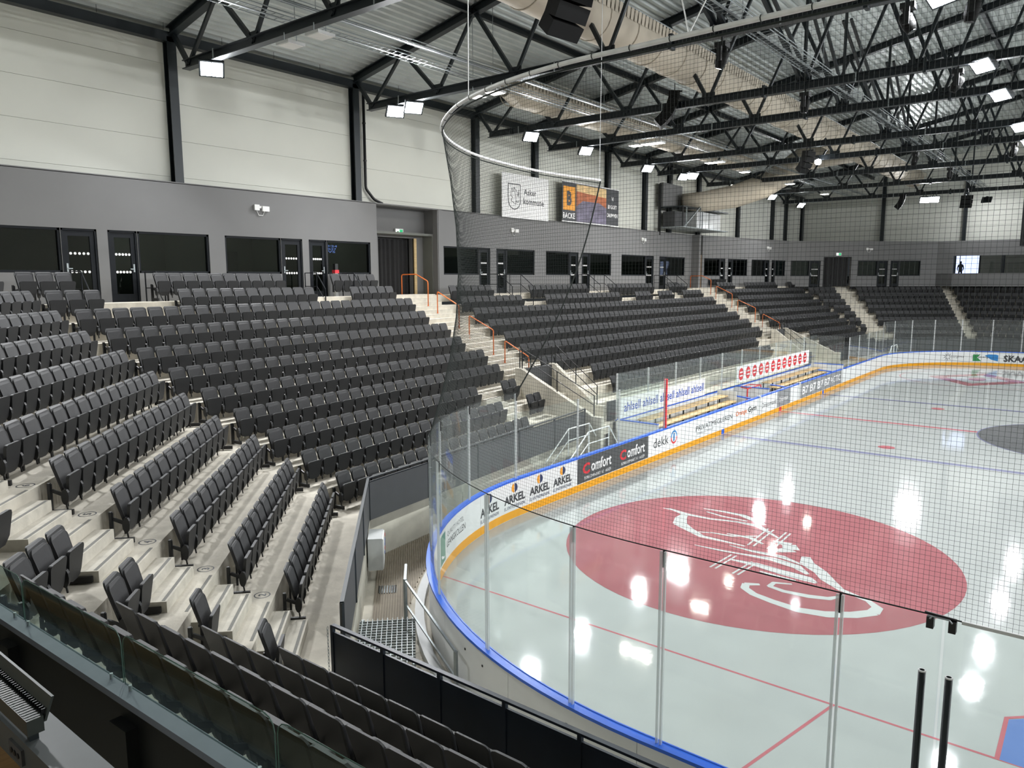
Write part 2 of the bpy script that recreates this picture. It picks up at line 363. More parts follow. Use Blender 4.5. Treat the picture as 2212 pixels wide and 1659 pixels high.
flat(ringpts(sx(-11.85), .67, .26, .26, 28, 0, pi), B1, 'print_cyan', ad, 'emblem'); flat(ringpts(sx(-11.85), .67, .26, .26, 28, pi, 2*pi), B1, 'print_red', ad, 'emblem')
flat(ringpts(sx(-11.85), .67, .19, .19, 28), bf(-.009), 'print_white', ad, 'emblem'); text('1', bf(-.011), sx(-11.92), sx(-11.8), .52, .82, 'print_cyan', ad, bold=.03)
e = text('PRIVATMEGLEREN', B0, sx(-9.9), sx(-6.2), .55, .76, 'print_dark', boards); text('ASKER OG BÆRUM', B0, sx(-9.8), sx(-8.2), .4, .48, 'print_grey', e)
e = text('Orange', B0, sx(-5.8), sx(-4.5), .5, .78, 'orange', boards, bold=.02); text('Gym', B0, sx(-4.35), sx(-3.3), .46, .8, 'print_black', e, bold=.02)
e = text('Dressmann', B0, sx(-2.6), sx(-.6), .5, .74, 'print_dark', boards); ad = seg(sx(-.5), sx(1.5), .25, 1.05, 'print_grey'); text('Dressmann', B1, sx(-.2), sx(1.2), .5, .72, 'print_white', ad)
ad = seg(sx(3.1), sx(10.9), .25, 1.05, 'print_grey')
for i in range(4): text('B7', B1, sx(3.4+i*1.35), sx(4.45+i*1.35), .42, .86, 'print_white', ad, bold=.02)
text('ACTIC', B1, sx(8.6), sx(10.7), .46, .84, 'print_white', ad)
for X, m in ((-7.2, 'cap_blue'), (7.2, 'cap_blue'), (0, 'print_red')): sweep(MB(), sx(X-.15), sx(X+.15), -.014, -.011, .02, .23).build('kick_mark', m, boards)
# far end adverts: starbursts with name, green and blue shapes, dark name
def sF(Y): return S4+S1-Y
for i, s0 in enumerate((S4-6.2, S4-4.1, S4-2.0)):
    g = MB()
    for k in range(10):
        a = 2*pi*k/10+.3
        if abs(cos(a)) > .9 and cos(a) > 0: continue
        c, d = (s0+.35+.16*cos(a), .66+.12*sin(a)), (s0+.35+.42*cos(a), .66+.34*sin(a))
        n = (-sin(a)*.03, cos(a)*.03)
        g.add([B0(c[0]-n[0], c[1]-n[1]), B0(d[0], d[1]), B0(c[0]+n[0], c[1]+n[1])], [(0, 1, 2)])
    e = g.build('starburst', 'print_dark', boards); text('energima', B0, s0+.45, s0+1.55, .55, .75, 'print_dark', e)
e = flat([(sF(8.55), .35), (sF(7.95), .35), (sF(8.25), .62), (sF(8.05), .85), (sF(8.55), .85)], B0, 'print_green', boards, 'emblem')
flat([(sF(7.75), .78), (sF(7.5), .88), (sF(7.0), .88), (sF(6.85), .82), (sF(6.85), .36), (sF(7.3), .48)], B0, 'print_cyan', e, 'emblem_part')
text('SKAARET', B0, sF(6.5), sF(3.9), .34, .84, 'print_dark', e, bold=.03)
# gate posts and opened bench gates
for X in (-2.88, 2.94, 11.1):
    MB().box(X-.09, HW-.02, .2, X+.09, HW+.14, 1.14).build('gate_post', 'light_grey', boards)
for X, dx in ((-3.6, 1.2), (1.2, 1.2), (9.4, 1.3)):
    MB().bar((X, HW+.2, 1.09), (X+dx*.3, HW+1.05, 1.09), .12, .05).build('gate_rail', 'cap_blue', boards)

# ------------------------------------------------------------------ glass above the boards
GL_TOP, GL_SIDE = 3.5, 2.95
shield = thing('glass_shield', 'clear protective glass with slim posts standing on the rink boards', 'glass screen')
near_brk = [-4.2, -2.0, -.3, 1.5, 2.41, 4.35, 5.65, 7.5, 9.7, 11.9, 13.4, 15.5, 17.9]
def pane(s0, s1, z0, z1): return sweep(MB(), s0+.012, s1-.012, .05, .062, z0, z1, .6).build('pane', 'glass_board', shield)
def gpost(s, z1, m='plexi_post', w=.035):
    p, q = path(s-w, .035), path(s+w, .075); t = path(s+.05, .05)-path(s-.05, .05); t.normalize(); n = Vector((-t.y, t.x, 0))
    c = path(s, .056); b = MB()
    for k in (-1, 1): b.obox(c+t*k*w*.72+Vector((0, 0, (1.1+z1)/2)), t*.013, n*.018, (0, 0, (z1-1.1)/2))
    return b.build('post', m, shield)
for a, b in zip(near_brk[:-1], near_brk[1:]): pane(a, b, 1.1, GL_TOP)
for s in near_brk[1:]:
    if abs(s-1.5) < .01: continue
    o = gpost(s, GL_TOP)
    p = path(s, .03); MB().box(p.x-.012, p.y-.012, GL_TOP-.2, p.x+.012, p.y+.012, GL_TOP+.01).build('clip', 'steel_black', o)
side_brk = [17.9, sx(-18.42), sx(-15.9), sx(-12.55)]
for a, b in zip(side_brk[:-1], side_brk[1:]): pane(a, b, 1.1, GL_SIDE)
for s in side_brk[1:]: gpost(s, GL_SIDE)
MB().bar(path(sx(-12.5), .06)+Vector((0, 0, 1.1)), path(sx(-12.5), .06)+Vector((0, 0, 2.96)), .1, .1).build('padded_post', 'print_red', shield)
far_brk = [sx(12.6), sx(15), sx(17.5), sx(19.5), S3+.2, S3+2.3, S3+4.4, S3+6.5, S3+8.6, S3+10.7, S3+12.6, S4+1.0, S4+3.0, S4+5.0, S4+7.0]
for i, (a, b) in enumerate(zip(far_brk[:-1], far_brk[1:])): pane(a, b, 1.1, GL_SIDE if i < 4 else GL_TOP)
for i, s in enumerate(far_brk): gpost(s, GL_SIDE if i < 4 else GL_TOP, 'light_grey', .03)
# latch pair on top of the near glass gate
lt = thing('gate_latch', 'black spring latches with shackle on top of near glass gate', 'latch', (-30.06, 1.52, GL_TOP-.03))
for k in (-1, 1): MB().box(-30.1, 1.52+k*.09-.03, GL_TOP-.1, -30.02, 1.52+k*.09+.03, GL_TOP+.01).build('body', 'steel_black', lt)
MB().tube([(-30.11, 1.61, GL_TOP), (-30.12, 1.59, GL_TOP+.03), (-30.12, 1.45, GL_TOP+.03), (-30.11, 1.43, GL_TOP)], .008, 6).build('shackle', 'galv', lt)
MB().tube([(-30.08, 1.66, GL_TOP+.04), (-30.06, 1.4, GL_TOP+.02)], .014, 6).build('bar', 'steel_black', lt)
MB().box(-30.075, -3, GL_TOP, -30.045, 1.36, GL_TOP+.03).build('gate_top_rail', 'light_grey', lt)
for Y, lab in ((1.57, 'dark grey open steel tube standing behind glass gate, left one'), (1.364, 'dark grey open steel tube standing behind glass gate, right one')):
    t = thing('steel_tube', lab, 'pole', (-30.6, Y, -.02), group='pair of steel tubes by the glass gate')
    ro, ri, n = .031, .022, 16; zt = 3.22; b = MB()
    ring = lambda r, z: [(-30.6+r*cos(2*pi*k/n), Y+r*sin(2*pi*k/n), z) for k in range(n)]
    b.add(ring(ro, -.02)+ring(ro, zt)+ring(ri, zt)+ring(ri, zt-.3), [(j*n+k, j*n+(k+1) % n, (j+1)*n+(k+1) % n, (j+1)*n+k) for j in range(3) for k in range(n)])
    b.build('tube', 'steel_dark', t, True)
    MB().add(ring(ro+.001, zt-.012)+ring(ro+.001, zt+.001)+ring(ri-.001, zt+.001), [(j*n+k, j*n+(k+1) % n, (j+1)*n+(k+1) % n, (j+1)*n+k) for j in range(2) for k in range(n)]).build('rim', 'light_grey', t)

# ------------------------------------------------------------------ seating bowl
Z0, HS = 1.13, .485
SEC = {'E': (91., 32.316, .797), 'C': (46., 29.6, .84), 'L': (6., 17.58, .8625), 'M': (0., 16.33, .862)}
def zfl(k): return Z0+HS*(k-1)
def dn(sec):
    th = R(SEC[sec][0]); return Vector((cos(th), sin(th), 0)), Vector((-sin(th), cos(th), 0))
def cline(sec, k): return SEC[sec][1]+SEC[sec][2]*(k-1)
def pt(sec, t, c): d, n = dn(sec); return d*t+n*c
def meet(s1, c1, s2, c2):
    n1, n2 = dn(s1)[1], dn(s2)[1]; det = n1.x*n2.y-n1.y*n2.x
    return Vector(((c1*n2.y-n1.y*c2)/det, (n1.x*c2-c1*n2.x)/det, 0))
def mirr(p): return Vector((-p.x, p.y, p.z))
FRONT, BACK = 1.05, .13        # guard line before row 1, riser behind the backrests
def level_line(k, back):
    """polyline through the blocks at the front or back edge of level k"""
    def c(sec):
        if back: return cline(sec, k)+BACK
        return cline(sec, k)+BACK-SEC[sec][2] if k > 1 else cline(sec, 1)-FRONT
    ec, cl, lm = meet('E', c('E'), 'C', c('C')), meet('C', c('C'), 'L', c('L')), meet('L', c('L'), 'M', c('M'))
    d, n = dn('E'); st = n*c('E')+d*(-9.0)
    near = [ec, cl, lm]
    if k <= 4: near = [st]+near
    far = [mirr(lm), mirr(cl), mirr(ec), mirr(st)]
    return near, far
terr = struct('floor_terrace', 'pale concrete terrace steps carrying the seat rows', 'terrace')
for k in range(1, 12):
    fn, ff = level_line(k, False); bn, bfp = level_line(k, True)
    z, zl = zfl(k), zfl(k-1) if k > 1 else Z0-.35
    for part, (F, Bk) in (('a', (fn, bn)), ('b', (ff, bfp)), ('m', ([fn[-1], ff[0]], [bn[-1], bfp[0]]))):
        if part == 'm' and k == 11: continue
        zt = z
        m = len(F); b = MB()
        b.v = [(p.x, p.y, zt) for p in F]+[(p.x, p.y, zt) for p in Bk]+[(p.x, p.y, zl-.02) for p in F]+[(p.x, p.y, zl-.02) for p in Bk]
        for i in range(m-1): b.f += [(i, i+1, m+i+1, m+i), (2*m+i, 2*m+i+1, i+1, i), (m+i, m+i+1, 3*m+i+1, 3*m+i), (2*m+i, 3*m+i, 3*m+i+1, 2*m+i+1)]
        b.f += [(0, m, 3*m, 2*m), (m-1, 3*m-1, 4*m-1, 2*m-1)]
        b.build('terrace_step', 'concrete', terr)
ZC = 5.93
conc = MB()
for s in (1, -1):
    pass
tl, tlf = level_line(11, True); ml, mlf = level_line(10, True)
conc.prism([(-46, 27.0, ZC-.3), (-46, 20, ZC-.3)]+[(p.x, p.y, ZC-.3) for p in tl]+[(p.x, p.y, ZC-.3) for p in (ml[-1], mlf[0])]+[(p.x, p.y, ZC-.3) for p in tlf[:3]]+[(46, 8, ZC-.3), (46, 27.0, ZC-.3)], (0, 0, .3)).build('concourse', 'concrete', terr)
# front walls under the guards (concrete, floor to row one)
fw = struct('wall_front')
F1, F1f = level_line(1, False)
def frontwall(a, b, z1=Z0-.02):
    a, b = Vector(a), Vector(b); d = (b-a).normalized(); n = Vector((-d.y, d.x, 0)); L = (b-a).length; m = max(1, round(L/3.4))
    for i in range(m):
        p, q = a+d*(L*i/m+.012), a+d*(L*(i+1)/m-.012)
        MB().prism([(p.x, p.y, -.02), (q.x, q.y, -.02), ((q+n*.2).x, (q+n*.2).y, -.02), ((p+n*.2).x, (p+n*.2).y, -.02)], (0, 0, z1+.02)).build('wall_panel', 'concrete_wall', fw)
VX0, VX1 = -15.15, -12.75
gl = [F1[0], F1[1], F1[2]]
Lend = F1[2]+(F1[3]-F1[2])*((VX0-F1[2].x)/(F1[3].x-F1[2].x))
for a, b in ((gl[0], gl[1]), (gl[1], gl[2]), (gl[2], Lend)): frontwall(a, b); frontwall(mirr(b), mirr(a))
frontwall((VX1, F1[3].y, 0), (-VX1, F1[3].y, 0), Z0-.02)

# ------------------------------------------------------------------ seats
def outline(w0, w1, z0, z1, r, n=4, rb=.03):
    p = []
    for cx, cz, rr, a0 in ((w1/2-r, z1-r, r, 0), (-w1/2+r, z1-r, r, 90)):
        for i in range(n+1): a = R(a0+90*i/n); p.append((cx+rr*cos(a), cz+rr*sin(a)))
    for cx, cz, rr, a0 in ((-w0/2+rb, z0+rb, rb, 180), (w0/2-rb, z0+rb, rb, 270)):
        for i in range(max(1, n//2)+1): a = R(a0+90*i/max(1, n//2)); p.append((cx+rr*cos(a), cz+rr*sin(a)))
    return p
def slab(mb, pts, yf, th):
    a = [(x, yf(x, z), z) for x, z in pts]; b = [(x, yf(x, z)+th, z) for x, z in pts]; n = len(pts); c = len(mb.v)
    mb.v += a+b
    mb.f += [tuple(c+i for i in range(n)), tuple(c+n+i for i in range(n-1, -1, -1))]
    mb.f += [(c+i, c+n+i, c+n+(i+1) % n, c+(i+1) % n) for i in range(n)]
lean = lambda z: (.87-z)*.3
back_y = lambda x, z: lean(z)-.045*(1-(x/.23)**2)*(1 if z < .8 else .7)+.02
pan_y = lambda x, z: .225+.13*(z-.4)
def hi_seat():
    M = {}
    b = MB(); slab(b, outline(.40, .462, .33, .87, .075, 6, .05), back_y, .022); M['backrest'] = b.mesh('backrest', 'seat_shell')
    b = MB(); slab(b, outline(.385, .43, .38, .815, .085, 6, .05), lambda x, z: back_y(x, z)+.022, .03); M['back_pad'] = b.mesh('back_pad', 'seat_pad')
    b = MB(); slab(b, outline(.36, .435, .17, .62, .06, 5, .11), pan_y, .045); M['seat_pan'] = b.mesh('seat_pan', 'seat_pan_shaded')
    b = MB(); slab(b, [(x*.045/.23, z) for x, z in ringpts(0, .735, .17, .026, 10)], lambda x, z: back_y(x, z)+.0525, .002); M['number_plate'] = b.mesh('number_plate', 'plate')
    b = MB()
    b.prism([(.222, .235+.055*cos(a), .3+.125*sin(a)) for a in [2*pi*i/12 for i in range(12)]], (.056, 0, 0)).bar((.25, .235, .2), (.25, .25, .1), .02, .02).bar((.25, .2, .33), (.25, .05, .4), .03, .05)
    M['hinge'] = b.mesh('hinge', 'seat_black')
    b = MB().bar((.25, .03, .0), (.25, .03, .5), .03, .045); M['leg'] = b.mesh('leg', 'seat_black')
    b = MB().bar((-.27, .02, .0), (-.27, .02, .52), .04, .05).bar((-.27, 0, .06), (-.27, .34, .06), .05, .08).bar((-.27, .0, .3), (-.24, .0, .3), .04, .04)
    M['end_frame'] = b.mesh('end_frame', 'seat_black')
    b = MB().bar((.27, .02, .0), (.27, .02, .52), .04, .05).bar((.27, 0, .06), (.27, .34, .06), .05, .08)
    M['end_frame2'] = b.mesh('end_frame', 'seat_black')
    return M
SM = hi_seat()
lo = {}
b = MB(); slab(b, outline(.41, .462, .36, .87, .07, 2, .03), lambda x, z: lean(z), .03); lo['seat_shell'] = [b]
b = MB(); slab(b, outline(.39, .43, .4, .815, .075, 2, .03), lambda x, z: lean(z)+.03, .022); lo['seat_pad'] = b
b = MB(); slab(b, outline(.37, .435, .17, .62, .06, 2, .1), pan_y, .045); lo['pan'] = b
b = MB().box(.222, .2, .17, .278, .27, .42); lo['leg'] = b
SEATS = []     # (pos, rz, label, end flags)
def add_row(sec, k, t0, t1, fn, mirror=False, zoff=0.):
    """seats with 0.5 m pitch between t0 and t1 of row k; fn(i, n) gives the label"""
    n = int((t1-t0+.04)/.5); th = R(SEC[sec][0]); c = cline(sec, k)
    for i in range(n):
        t = t0+.25+.5*i; p = pt(sec, t, c); rz = th+pi
        if mirror: p = mirr(p); rz = pi-th
        fl = (1 if i == 0 else 0)+(2 if i == n-1 else 0)
        SEATS.append((Vector((p.x, p.y, zfl(k)+zoff)), rz, fn(i, n) if fn else None, fl))
for k in range(1, 12):
    rn = ORD[k-1]
    t_cl = (lambda q: dn('C')[0].dot(q))(meet('C', cline('C', k), 'L', cline('L', k))); l_cl = dn('L')[0].dot(meet('C', cline('C', k), 'L', cline('L', k)))
    t_ec = dn('C')[0].dot(meet('E', cline('E', k), 'C', cline('C', k))); e_ec = dn('E')[0].dot(meet('E', cline('E', k), 'C', cline('C', k)))
    # corner block
    n = int((t_cl-.05+13.9)/.5)
    add_row('C', k, -13.9, t_cl-.05, lambda i, n, rn=rn: f'dark grey folding seat, {ORD[i]} from the stairs, {rn} row of corner block')
    add_row('C', k, -15.5-.5*max(1, int((-15.45-t_ec)/.5)), -15.5, lambda i, n, rn=rn: f'dark grey folding seat left of corner stairs, {ORD[n-1-i]} from the steps, {rn} row')
    if k <= 4:
        add_row('E', k, e_ec-.45-.5*22, e_ec-.45, lambda i, n, rn=rn: f'black folding seat seen from behind, {ORD[n-1-i] if n-1-i < 30 else n} from corner, {rn} end row')
    # left block and its mirror
    t1 = -13.35 if k >= 4 else -16.0+(.0 if k == 3 else .1*(3-k))
    lab = lambda i, n, rn=rn: f'dark grey folding seat, {ORD[i] if i < 30 else i+1} from the left end, {rn} row of side block'
    a = l_cl+.3
    segs = [(a, t1)]
    if k == 11: segs = [(a, -25.9), (-23.7, -18.25), (-16.35, -13.6)]
    if k == 10: segs = [(a, -25.7), (-23.5, -17.85), (-16.2, -13.5)]
    for j, (p, q) in enumerate(segs):
        if j: lab = (lambda i, n, rn=rn, j=j: f'dark grey folding seat, {ORD[i]} in {["", "middle", "right hand"][j]} group of {rn} side row')
        add_row('L', k, p, q, lab); add_row('L', k, p, q, None, True)
    if k in (2, 3): add_row('L', k, -14.85+(.35 if k == 2 else 0), -13.8+(.35 if k == 2 else 0), lambda i, n, rn=rn: f'dark grey folding seat, {ORD[i]} of the pair beside vomitory wall, {rn} row')
    # middle block
    if 2 <= k <= 10:
        segs = [(-12.9, 12.6)] if k > 3 else [(-9.9, 9.6)]
        if k == 3: segs = [(-10.1, 9.5)]
        if k == 4: segs = [(-12.7, 12.6)]
        if k == 10: segs = [(-12.6, -9.5), (-6.6, -1.1), (1.2, 6.8), (9.0, 11.6)]
        if k == 9: segs = [(-12.8, -8.2), (-6.4, 1.1), (2.9, 5.3), (5.9, 8.2), (9.4, 12.4)]
        for p, q in segs: add_row('M', k, p, q, lambda i, n, rn=rn, p=p: f'dark grey folding seat, {ORD[i] if i < 30 else i+1} from left in {rn} row of middle block')
    # far corner and far end
    add_row('C', k, -8.05-.0, t_cl-.1, None, True)
    add_row('C', k, t_ec+.45, -9.5, None, True)
    add_row('E', k, e_ec-.6-.5*20, e_ec-.6, None, True)
rank = []
for i, (p, rz, lab, fl) in enumerate(SEATS):
    u, v, d = project(p+Vector((0, 0, .5)))
    ok = -25 < u < 2240 and -20 < v < 1700 and lab is not None
    rank.append((d if ok else 1e6+i, i))
rank.sort(); hero = [i for d, i in rank[:300] if d < 1e5]
heroset = set(hero)
for i in hero:
    p, rz, lab, fl = SEATS[i]
    t = thing('stadium_seat', lab, 'seat', p, rz, 'folding seats of the stands')
    for nm in ('backrest', 'seat_pan', 'hinge', 'leg'):
        o = mesh_obj(nm, SM[nm], t)
        if nm == 'backrest': pd = mesh_obj('back_pad', SM['back_pad'], o); mesh_obj('number_plate', SM['number_plate'], o)
    if fl & 1: mesh_obj('end_frame', SM['end_frame2'], t)
    if fl & 2: mesh_obj('end_frame', SM['end_frame'], t)
crowd_v, crowd_f, crowd_m = [], [], []
for i, (p, rz, lab, fl) in enumerate(SEATS):
    if i in heroset: continue
    u, v, d = project(p+Vector((0, 0, .5)))
    if not (-250 < u < 2460 and v < 1900): continue
    c, s = cos(rz), sin(rz)
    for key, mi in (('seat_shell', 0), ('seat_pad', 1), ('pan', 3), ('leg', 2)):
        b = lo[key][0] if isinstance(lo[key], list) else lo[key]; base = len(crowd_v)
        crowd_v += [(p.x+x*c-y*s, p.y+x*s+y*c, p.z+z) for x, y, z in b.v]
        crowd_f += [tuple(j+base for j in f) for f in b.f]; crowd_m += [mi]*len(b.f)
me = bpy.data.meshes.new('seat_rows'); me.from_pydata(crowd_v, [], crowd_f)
for m in ('seat_shell', 'seat_pad', 'seat_black', 'seat_pan_shaded'): me.materials.append(MATS[m])
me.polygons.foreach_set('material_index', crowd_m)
tag(mesh_obj('seat_rows', me), 'remaining rows of dark grey folding seats filling the far stands', 'seats', 'folding seats of the stands', 'stuff')

# ------------------------------------------------------------------ stairs in the aisles
def stairs(name, label, sec, t0, t1, k0, k1, mirror=False, mark_nums=False):
    d, n = dn(sec); o = thing(name, label, 'stairs', kind=None)
    for k in range(k0, k1):
        c1 = cline(sec, k)+BACK
        for j, (h, dep) in enumerate(((HS*2/3, .27), (HS/3, .54))):
            b = MB(); a0 = pt(sec, t0, c1-dep); a1 = pt(sec, t1, c1-dep); e0 = pt(sec, t0, c1-(dep-.27)); e1 = pt(sec, t1, c1-(dep-.27))
            q = [a0, a1, e1, e0]
            if mirror: q = [mirr(p) for p in q]
            b.prism([(p.x, p.y, zfl(k)) for p in q], (0, 0, h)); st = b.build('step', 'step_concrete', o)
            q2 = [pt(sec, t0+.03, c1-dep+.03), pt(sec, t1-.03, c1-dep+.03), pt(sec, t1-.03, c1-dep+.075), pt(sec, t0+.03, c1-dep+.075)]
            if mirror: q2 = [mirr(p) for p in q2]
            MB().prism([(p.x, p.y, zfl(k)+h) for p in q2], (0, 0, .003)).build('nosing', 'nosing', st)
        q2 = [pt(sec, t0, c1+.03), pt(sec, t1, c1+.03), pt(sec, t1, c1+.075), pt(sec, t0, c1+.075)]
        if mirror: q2 = [mirr(p) for p in q2]
        MB().prism([(p.x, p.y, zfl(k+1)) for p in q2], (0, 0, .003)).build('nosing', 'nosing', o)
        if mark_nums:
            cc = pt(sec, t1+.28, c1+.2); z = zfl(k+1)+.002
            rg = MB(); N = 20; dd = d; 
            rg.add([cc+dd*(.13*cos(2*pi*i/N))+n*(.13*sin(2*pi*i/N))+Vector((0, 0, z)) for i in range(N)]+[cc+dd*(.11*cos(2*pi*i/N))+n*(.11*sin(2*pi*i/N))+Vector((0, 0, z)) for i in range(N)], [(i, (i+1) % N, N+(i+1) % N, N+i) for i in range(N)])
            rgo = rg.build('row_mark', 'print_dark', o)
            text(str(k+1), lambda x, y, cc=cc, z=z: tuple(cc-d*x*-1+n*y+Vector((0, 0, z+.001))), -.045, .045, -.06, .06, 'print_dark', rgo, 'row_number', .03)
    return o
stairs('corner_stairs', 'pale concrete stairs with dark nosing strips between corner seats and end rows', 'C', -15.45, -14.15, 1, 11, mark_nums=True)
stairs('aisle_stairs', 'wide concrete aisle stairs with orange handrails beside the left vomitory', 'L', -13.1, -10.9, 4, 11)
stairs('lower_stairs', 'short concrete stairs between side rows and vomitory seat pairs', 'L', -15.9, -14.95, 1, 4)
stairs('aisle_stairs', 'concrete aisle stairs with orange handrails right of the middle block', 'L', -13.1, -10.9, 4, 11, True)
stairs('far_stairs', 'wide concrete stairs below the far black curtain', 'C', -9.45, -8.05, 1, 11, True)
d_, n_ = dn('E')
fe = thing('far_aisle_steps', 'narrow pale steps between far corner seats and far end seats', 'stairs')
for k in range(1, 11):
    for h, dep in ((HS*2/3, .27), (HS/3, .54)):
        a = mirr(meet('E', cline('E', k)+BACK-dep, 'C', cline('C', k)+BACK-dep)); b_ = mirr(meet('E', cline('E', k)+BACK-dep+.27, 'C', cline('C', k)+BACK-dep+.27))
        w = Vector((-.38, .92, 0))*.38; w2 = Vector((.02, -1, 0))*.42
        MB().prism([(p.x, p.y, zfl(k)) for p in (a+w2, a, a+w*1, b_+w*1, b_, b_+w2)], (0, 0, h)).build('step', 'step_concrete', fe)

# ------------------------------------------------------------------ guards in front of row one
def guard(name, label, pts, ztop, zbot, spacing, pm, rm, gap=.1, group=None):
    g = thing(name, label, 'guard rail', (pts[0].x, pts[0].y, zbot), group=group)
    for a, b in zip(pts[:-1], pts[1:]):
        d = (b-a).normalized(); n = Vector((-d.y, d.x, 0)); L = (b-a).length; m = max(1, round(L/spacing))
        MB().bar(a+Vector((0, 0, ztop)), b+Vector((0, 0, ztop)), .06, .03).build('top_rail', rm, g)
        MB().bar(a+Vector((0, 0, ztop-gap)), b+Vector((0, 0, ztop-gap)), .03, .03).build('under_rail', rm, g)
        for i in range(m):
            p, q = a+d*(L*i/m+.03), a+d*(L*(i+1)/m-.03)
            MB().prism([(x.x, x.y, zbot) for x in (p-n*.012, q-n*.012, q+n*.012, p+n*.012)], (0, 0, ztop-gap-.02-zbot)).build('panel', pm, g)
        for i in range(m+1):
            p = a+d*(L*i/m); MB().bar(p+Vector((0, 0, zbot)), p+Vector((0, 0, ztop)), .05, .05).build('post', rm, g)
    return g
GE0 = F1[1]+(F1[0]-F1[1]).normalized()*.55; GE1 = F1[0]
GC0 = F1[1]+(F1[2]-F1[1]).normalized()*.45
guard('end_guard', 'navy panelled guard rail with open top bar in front of end seats', [Vector((-31.62, 8.45, 0)), Vector((-31.55, -6.5, 0))], 1.98, 1.0, .97, 'navy', 'navy')
guard('corner_guard', 'charcoal panelled guard rail around the corner above the walkway', [GC0, F1[2], Lend], 2.0, .98, 2.4, 'charcoal', 'steel_dark', .09)
guard('far_guard', 'dark panelled guard rail before the far corner seats', [mirr(Lend), mirr(F1[2]), mirr(F1[1]), mirr(F1[0])], 2.0, .98, 2.4, 'charcoal', 'steel_dark', .09)
ch = thing('barrier_chain', 'thin steel chain hanging beside the navy guard post', 'chain', (-31.62, 8.53, 1.13))
for i in range(16):
    z = 1.9-.048*i; a = (i % 2)*pi/2; c = Vector((-31.62, 8.56, z)); N = 8
    MB().tube([c+Vector((cos(a)*.012*cos(2*pi*k/N), sin(a)*.012*cos(2*pi*k/N), .03*sin(2*pi*k/N))) for k in range(N)], .004, 4, closed=True).build('link', 'galv', ch)

# ------------------------------------------------------------------ walkway at the near corner
mt = thing('ribbed_mat', 'brown ribbed floor matting in the walkway beside the near corner', 'floor mat', (-27.6, 11.6, -.02))
d45, n45 = dn('C')
def rimt(c): return -11.63+math.sqrt(max(0., 9.1**2-(c-18.54)**2))
base = [pt('C', rimt(c), c) for c in (27.6, 27.3, 26.9, 26.5, 26.1)]+[pt('C', -6.2, 26.1), pt('C', -6.2, 28.35), pt('C', -12.4, 28.35), pt('C', -12.4, 27.66)]
MB().prism([(p.x, p.y, -.02) for p in base], (0, 0, .012)).build('backing', 'rib_brown', mt)
ribs = MB()
for i in range(44):
    c = 26.1+i*.052; t0 = rimt(c) if c < 27.62 else -12.4
    if t0 > -6.3: continue
    ribs.obox(pt('C', (t0-6.3)/2, c), d45*((-6.3-t0)/2), n45*.013, (0, 0, .012))
tag(ribs.build('ribs', 'rib_dark', mt), kind='stuff')
cb = thing('wall_cabinet', 'pale grey electrical cabinet with small stickers on the concrete wall', 'cabinet', pt('C', -9.2, 28.4))
MB().obox(pt('C', -9.3, 28.36)+Vector((0, 0, .62)), d45*.34, n45*.16, (0, 0, .36)).build('body', 'light_grey', cb)
MB().obox(pt('C', -9.3, 28.19)+Vector((0, 0, .62)), d45*.32, n45*.012, (0, 0, .34)).build('door', 'white_plastic', cb)
for i, (m, z) in enumerate((('print_red', .82), ('print_blue', .72), ('print_blue', .64), ('print_red', .56), ('print_blue', .48))):
    MB().obox(pt('C', -8.9-.05*i, 28.172)+Vector((0, 0, z)), d45*.05, n45*.004, (0, 0, .03)).build('sticker', m, cb)
gr = thing('steel_grate', 'square galvanised floor grate below the wall cabinet', 'grate', (-26.4, 13.5, -.02))
b = MB()
gc = pt('C', -10.1, 28.1)
for i in range(7):
    b.obox(gc+d45*(-.18+.06*i), n45*.2, d45*.008, (0, 0, .012)); b.obox(gc+n45*(-.18+.06*i), d45*.2, n45*.008, (0, 0, .012))
b.build('bars', 'galv', gr)
gc2 = Vector((-29.0, 10.35, 0))
pf = thing('grating_platform', 'galvanised grating landing behind the navy guard rail', 'platform', (-29.2, 10.2, -.02))
b = MB(); A = Vector((-30.3, 9.6, .42)); U = d45; V = -n45
for i in range(16): b.obox(A+U*(.1+.1*i)+V*.45, V*.5, U*.006, (0, 0, .02))
for i in range(11): b.obox(A+U*.85+V*(.0+.09*i), U*.85, V*.006, (0, 0, .02))
tag(b.build('bars', 'galv', pf), kind='stuff')
for i in (0, 1):
    for j in (0, 1): MB().bar(A+U*1.7*i+V*.92*j, Vector((*(A+U*1.7*i+V*.92*j).xy, -.02)), .05, .05).build('leg', 'galv', pf)
hr = thing('step_handrail', 'galvanised steel handrail sloping down beside the grating landing', 'handrail', (-28.2, 10.4, -.02))
H0, H1, H2 = Vector((-28.35, 10.5, 0)), Vector((-28.3, 10.15, 0)), Vector((-29.4, 8.25, 0))
MB().bar(H0+Vector((0, 0, -.02)), H0+Vector((0, 0, 1.05)), .05, .05).build('post', 'galv', hr)
MB().bar(H0+Vector((0, 0, 1.02)), H0+Vector((.55, .55, 1.02)), .05, .05).build('top_bar', 'galv', hr)
MB().bar(H0+Vector((0, 0, 1.02)), H2+Vector((0, 0, .75)), .035, .035).build('slope_bar', 'galv', hr)
MB().bar(H0+Vector((0, 0, .55)), H2+Vector((0, 0, .3)), .03, .03).build('mid_bar', 'galv', hr)
MB().bar(H2+Vector((0, 0, -.02)), H2+Vector((0, 0, .76)), .05, .05).build('post', 'galv', hr)
cp = thing('hose_coupling', 'small galvanised coupling lying on the channel outside near boards', 'coupling', path(7.6, .3)+Vector((0, 0, .1)))
for i in range(4): MB().bar(path(7.4+.12*i, .26)+Vector((0, 0, .13)), path(7.46+.12*i, .36)+Vector((0, 0, .13)), .05, .06).build('clamp', 'steel_dark' if i % 2 else 'galv', cp)

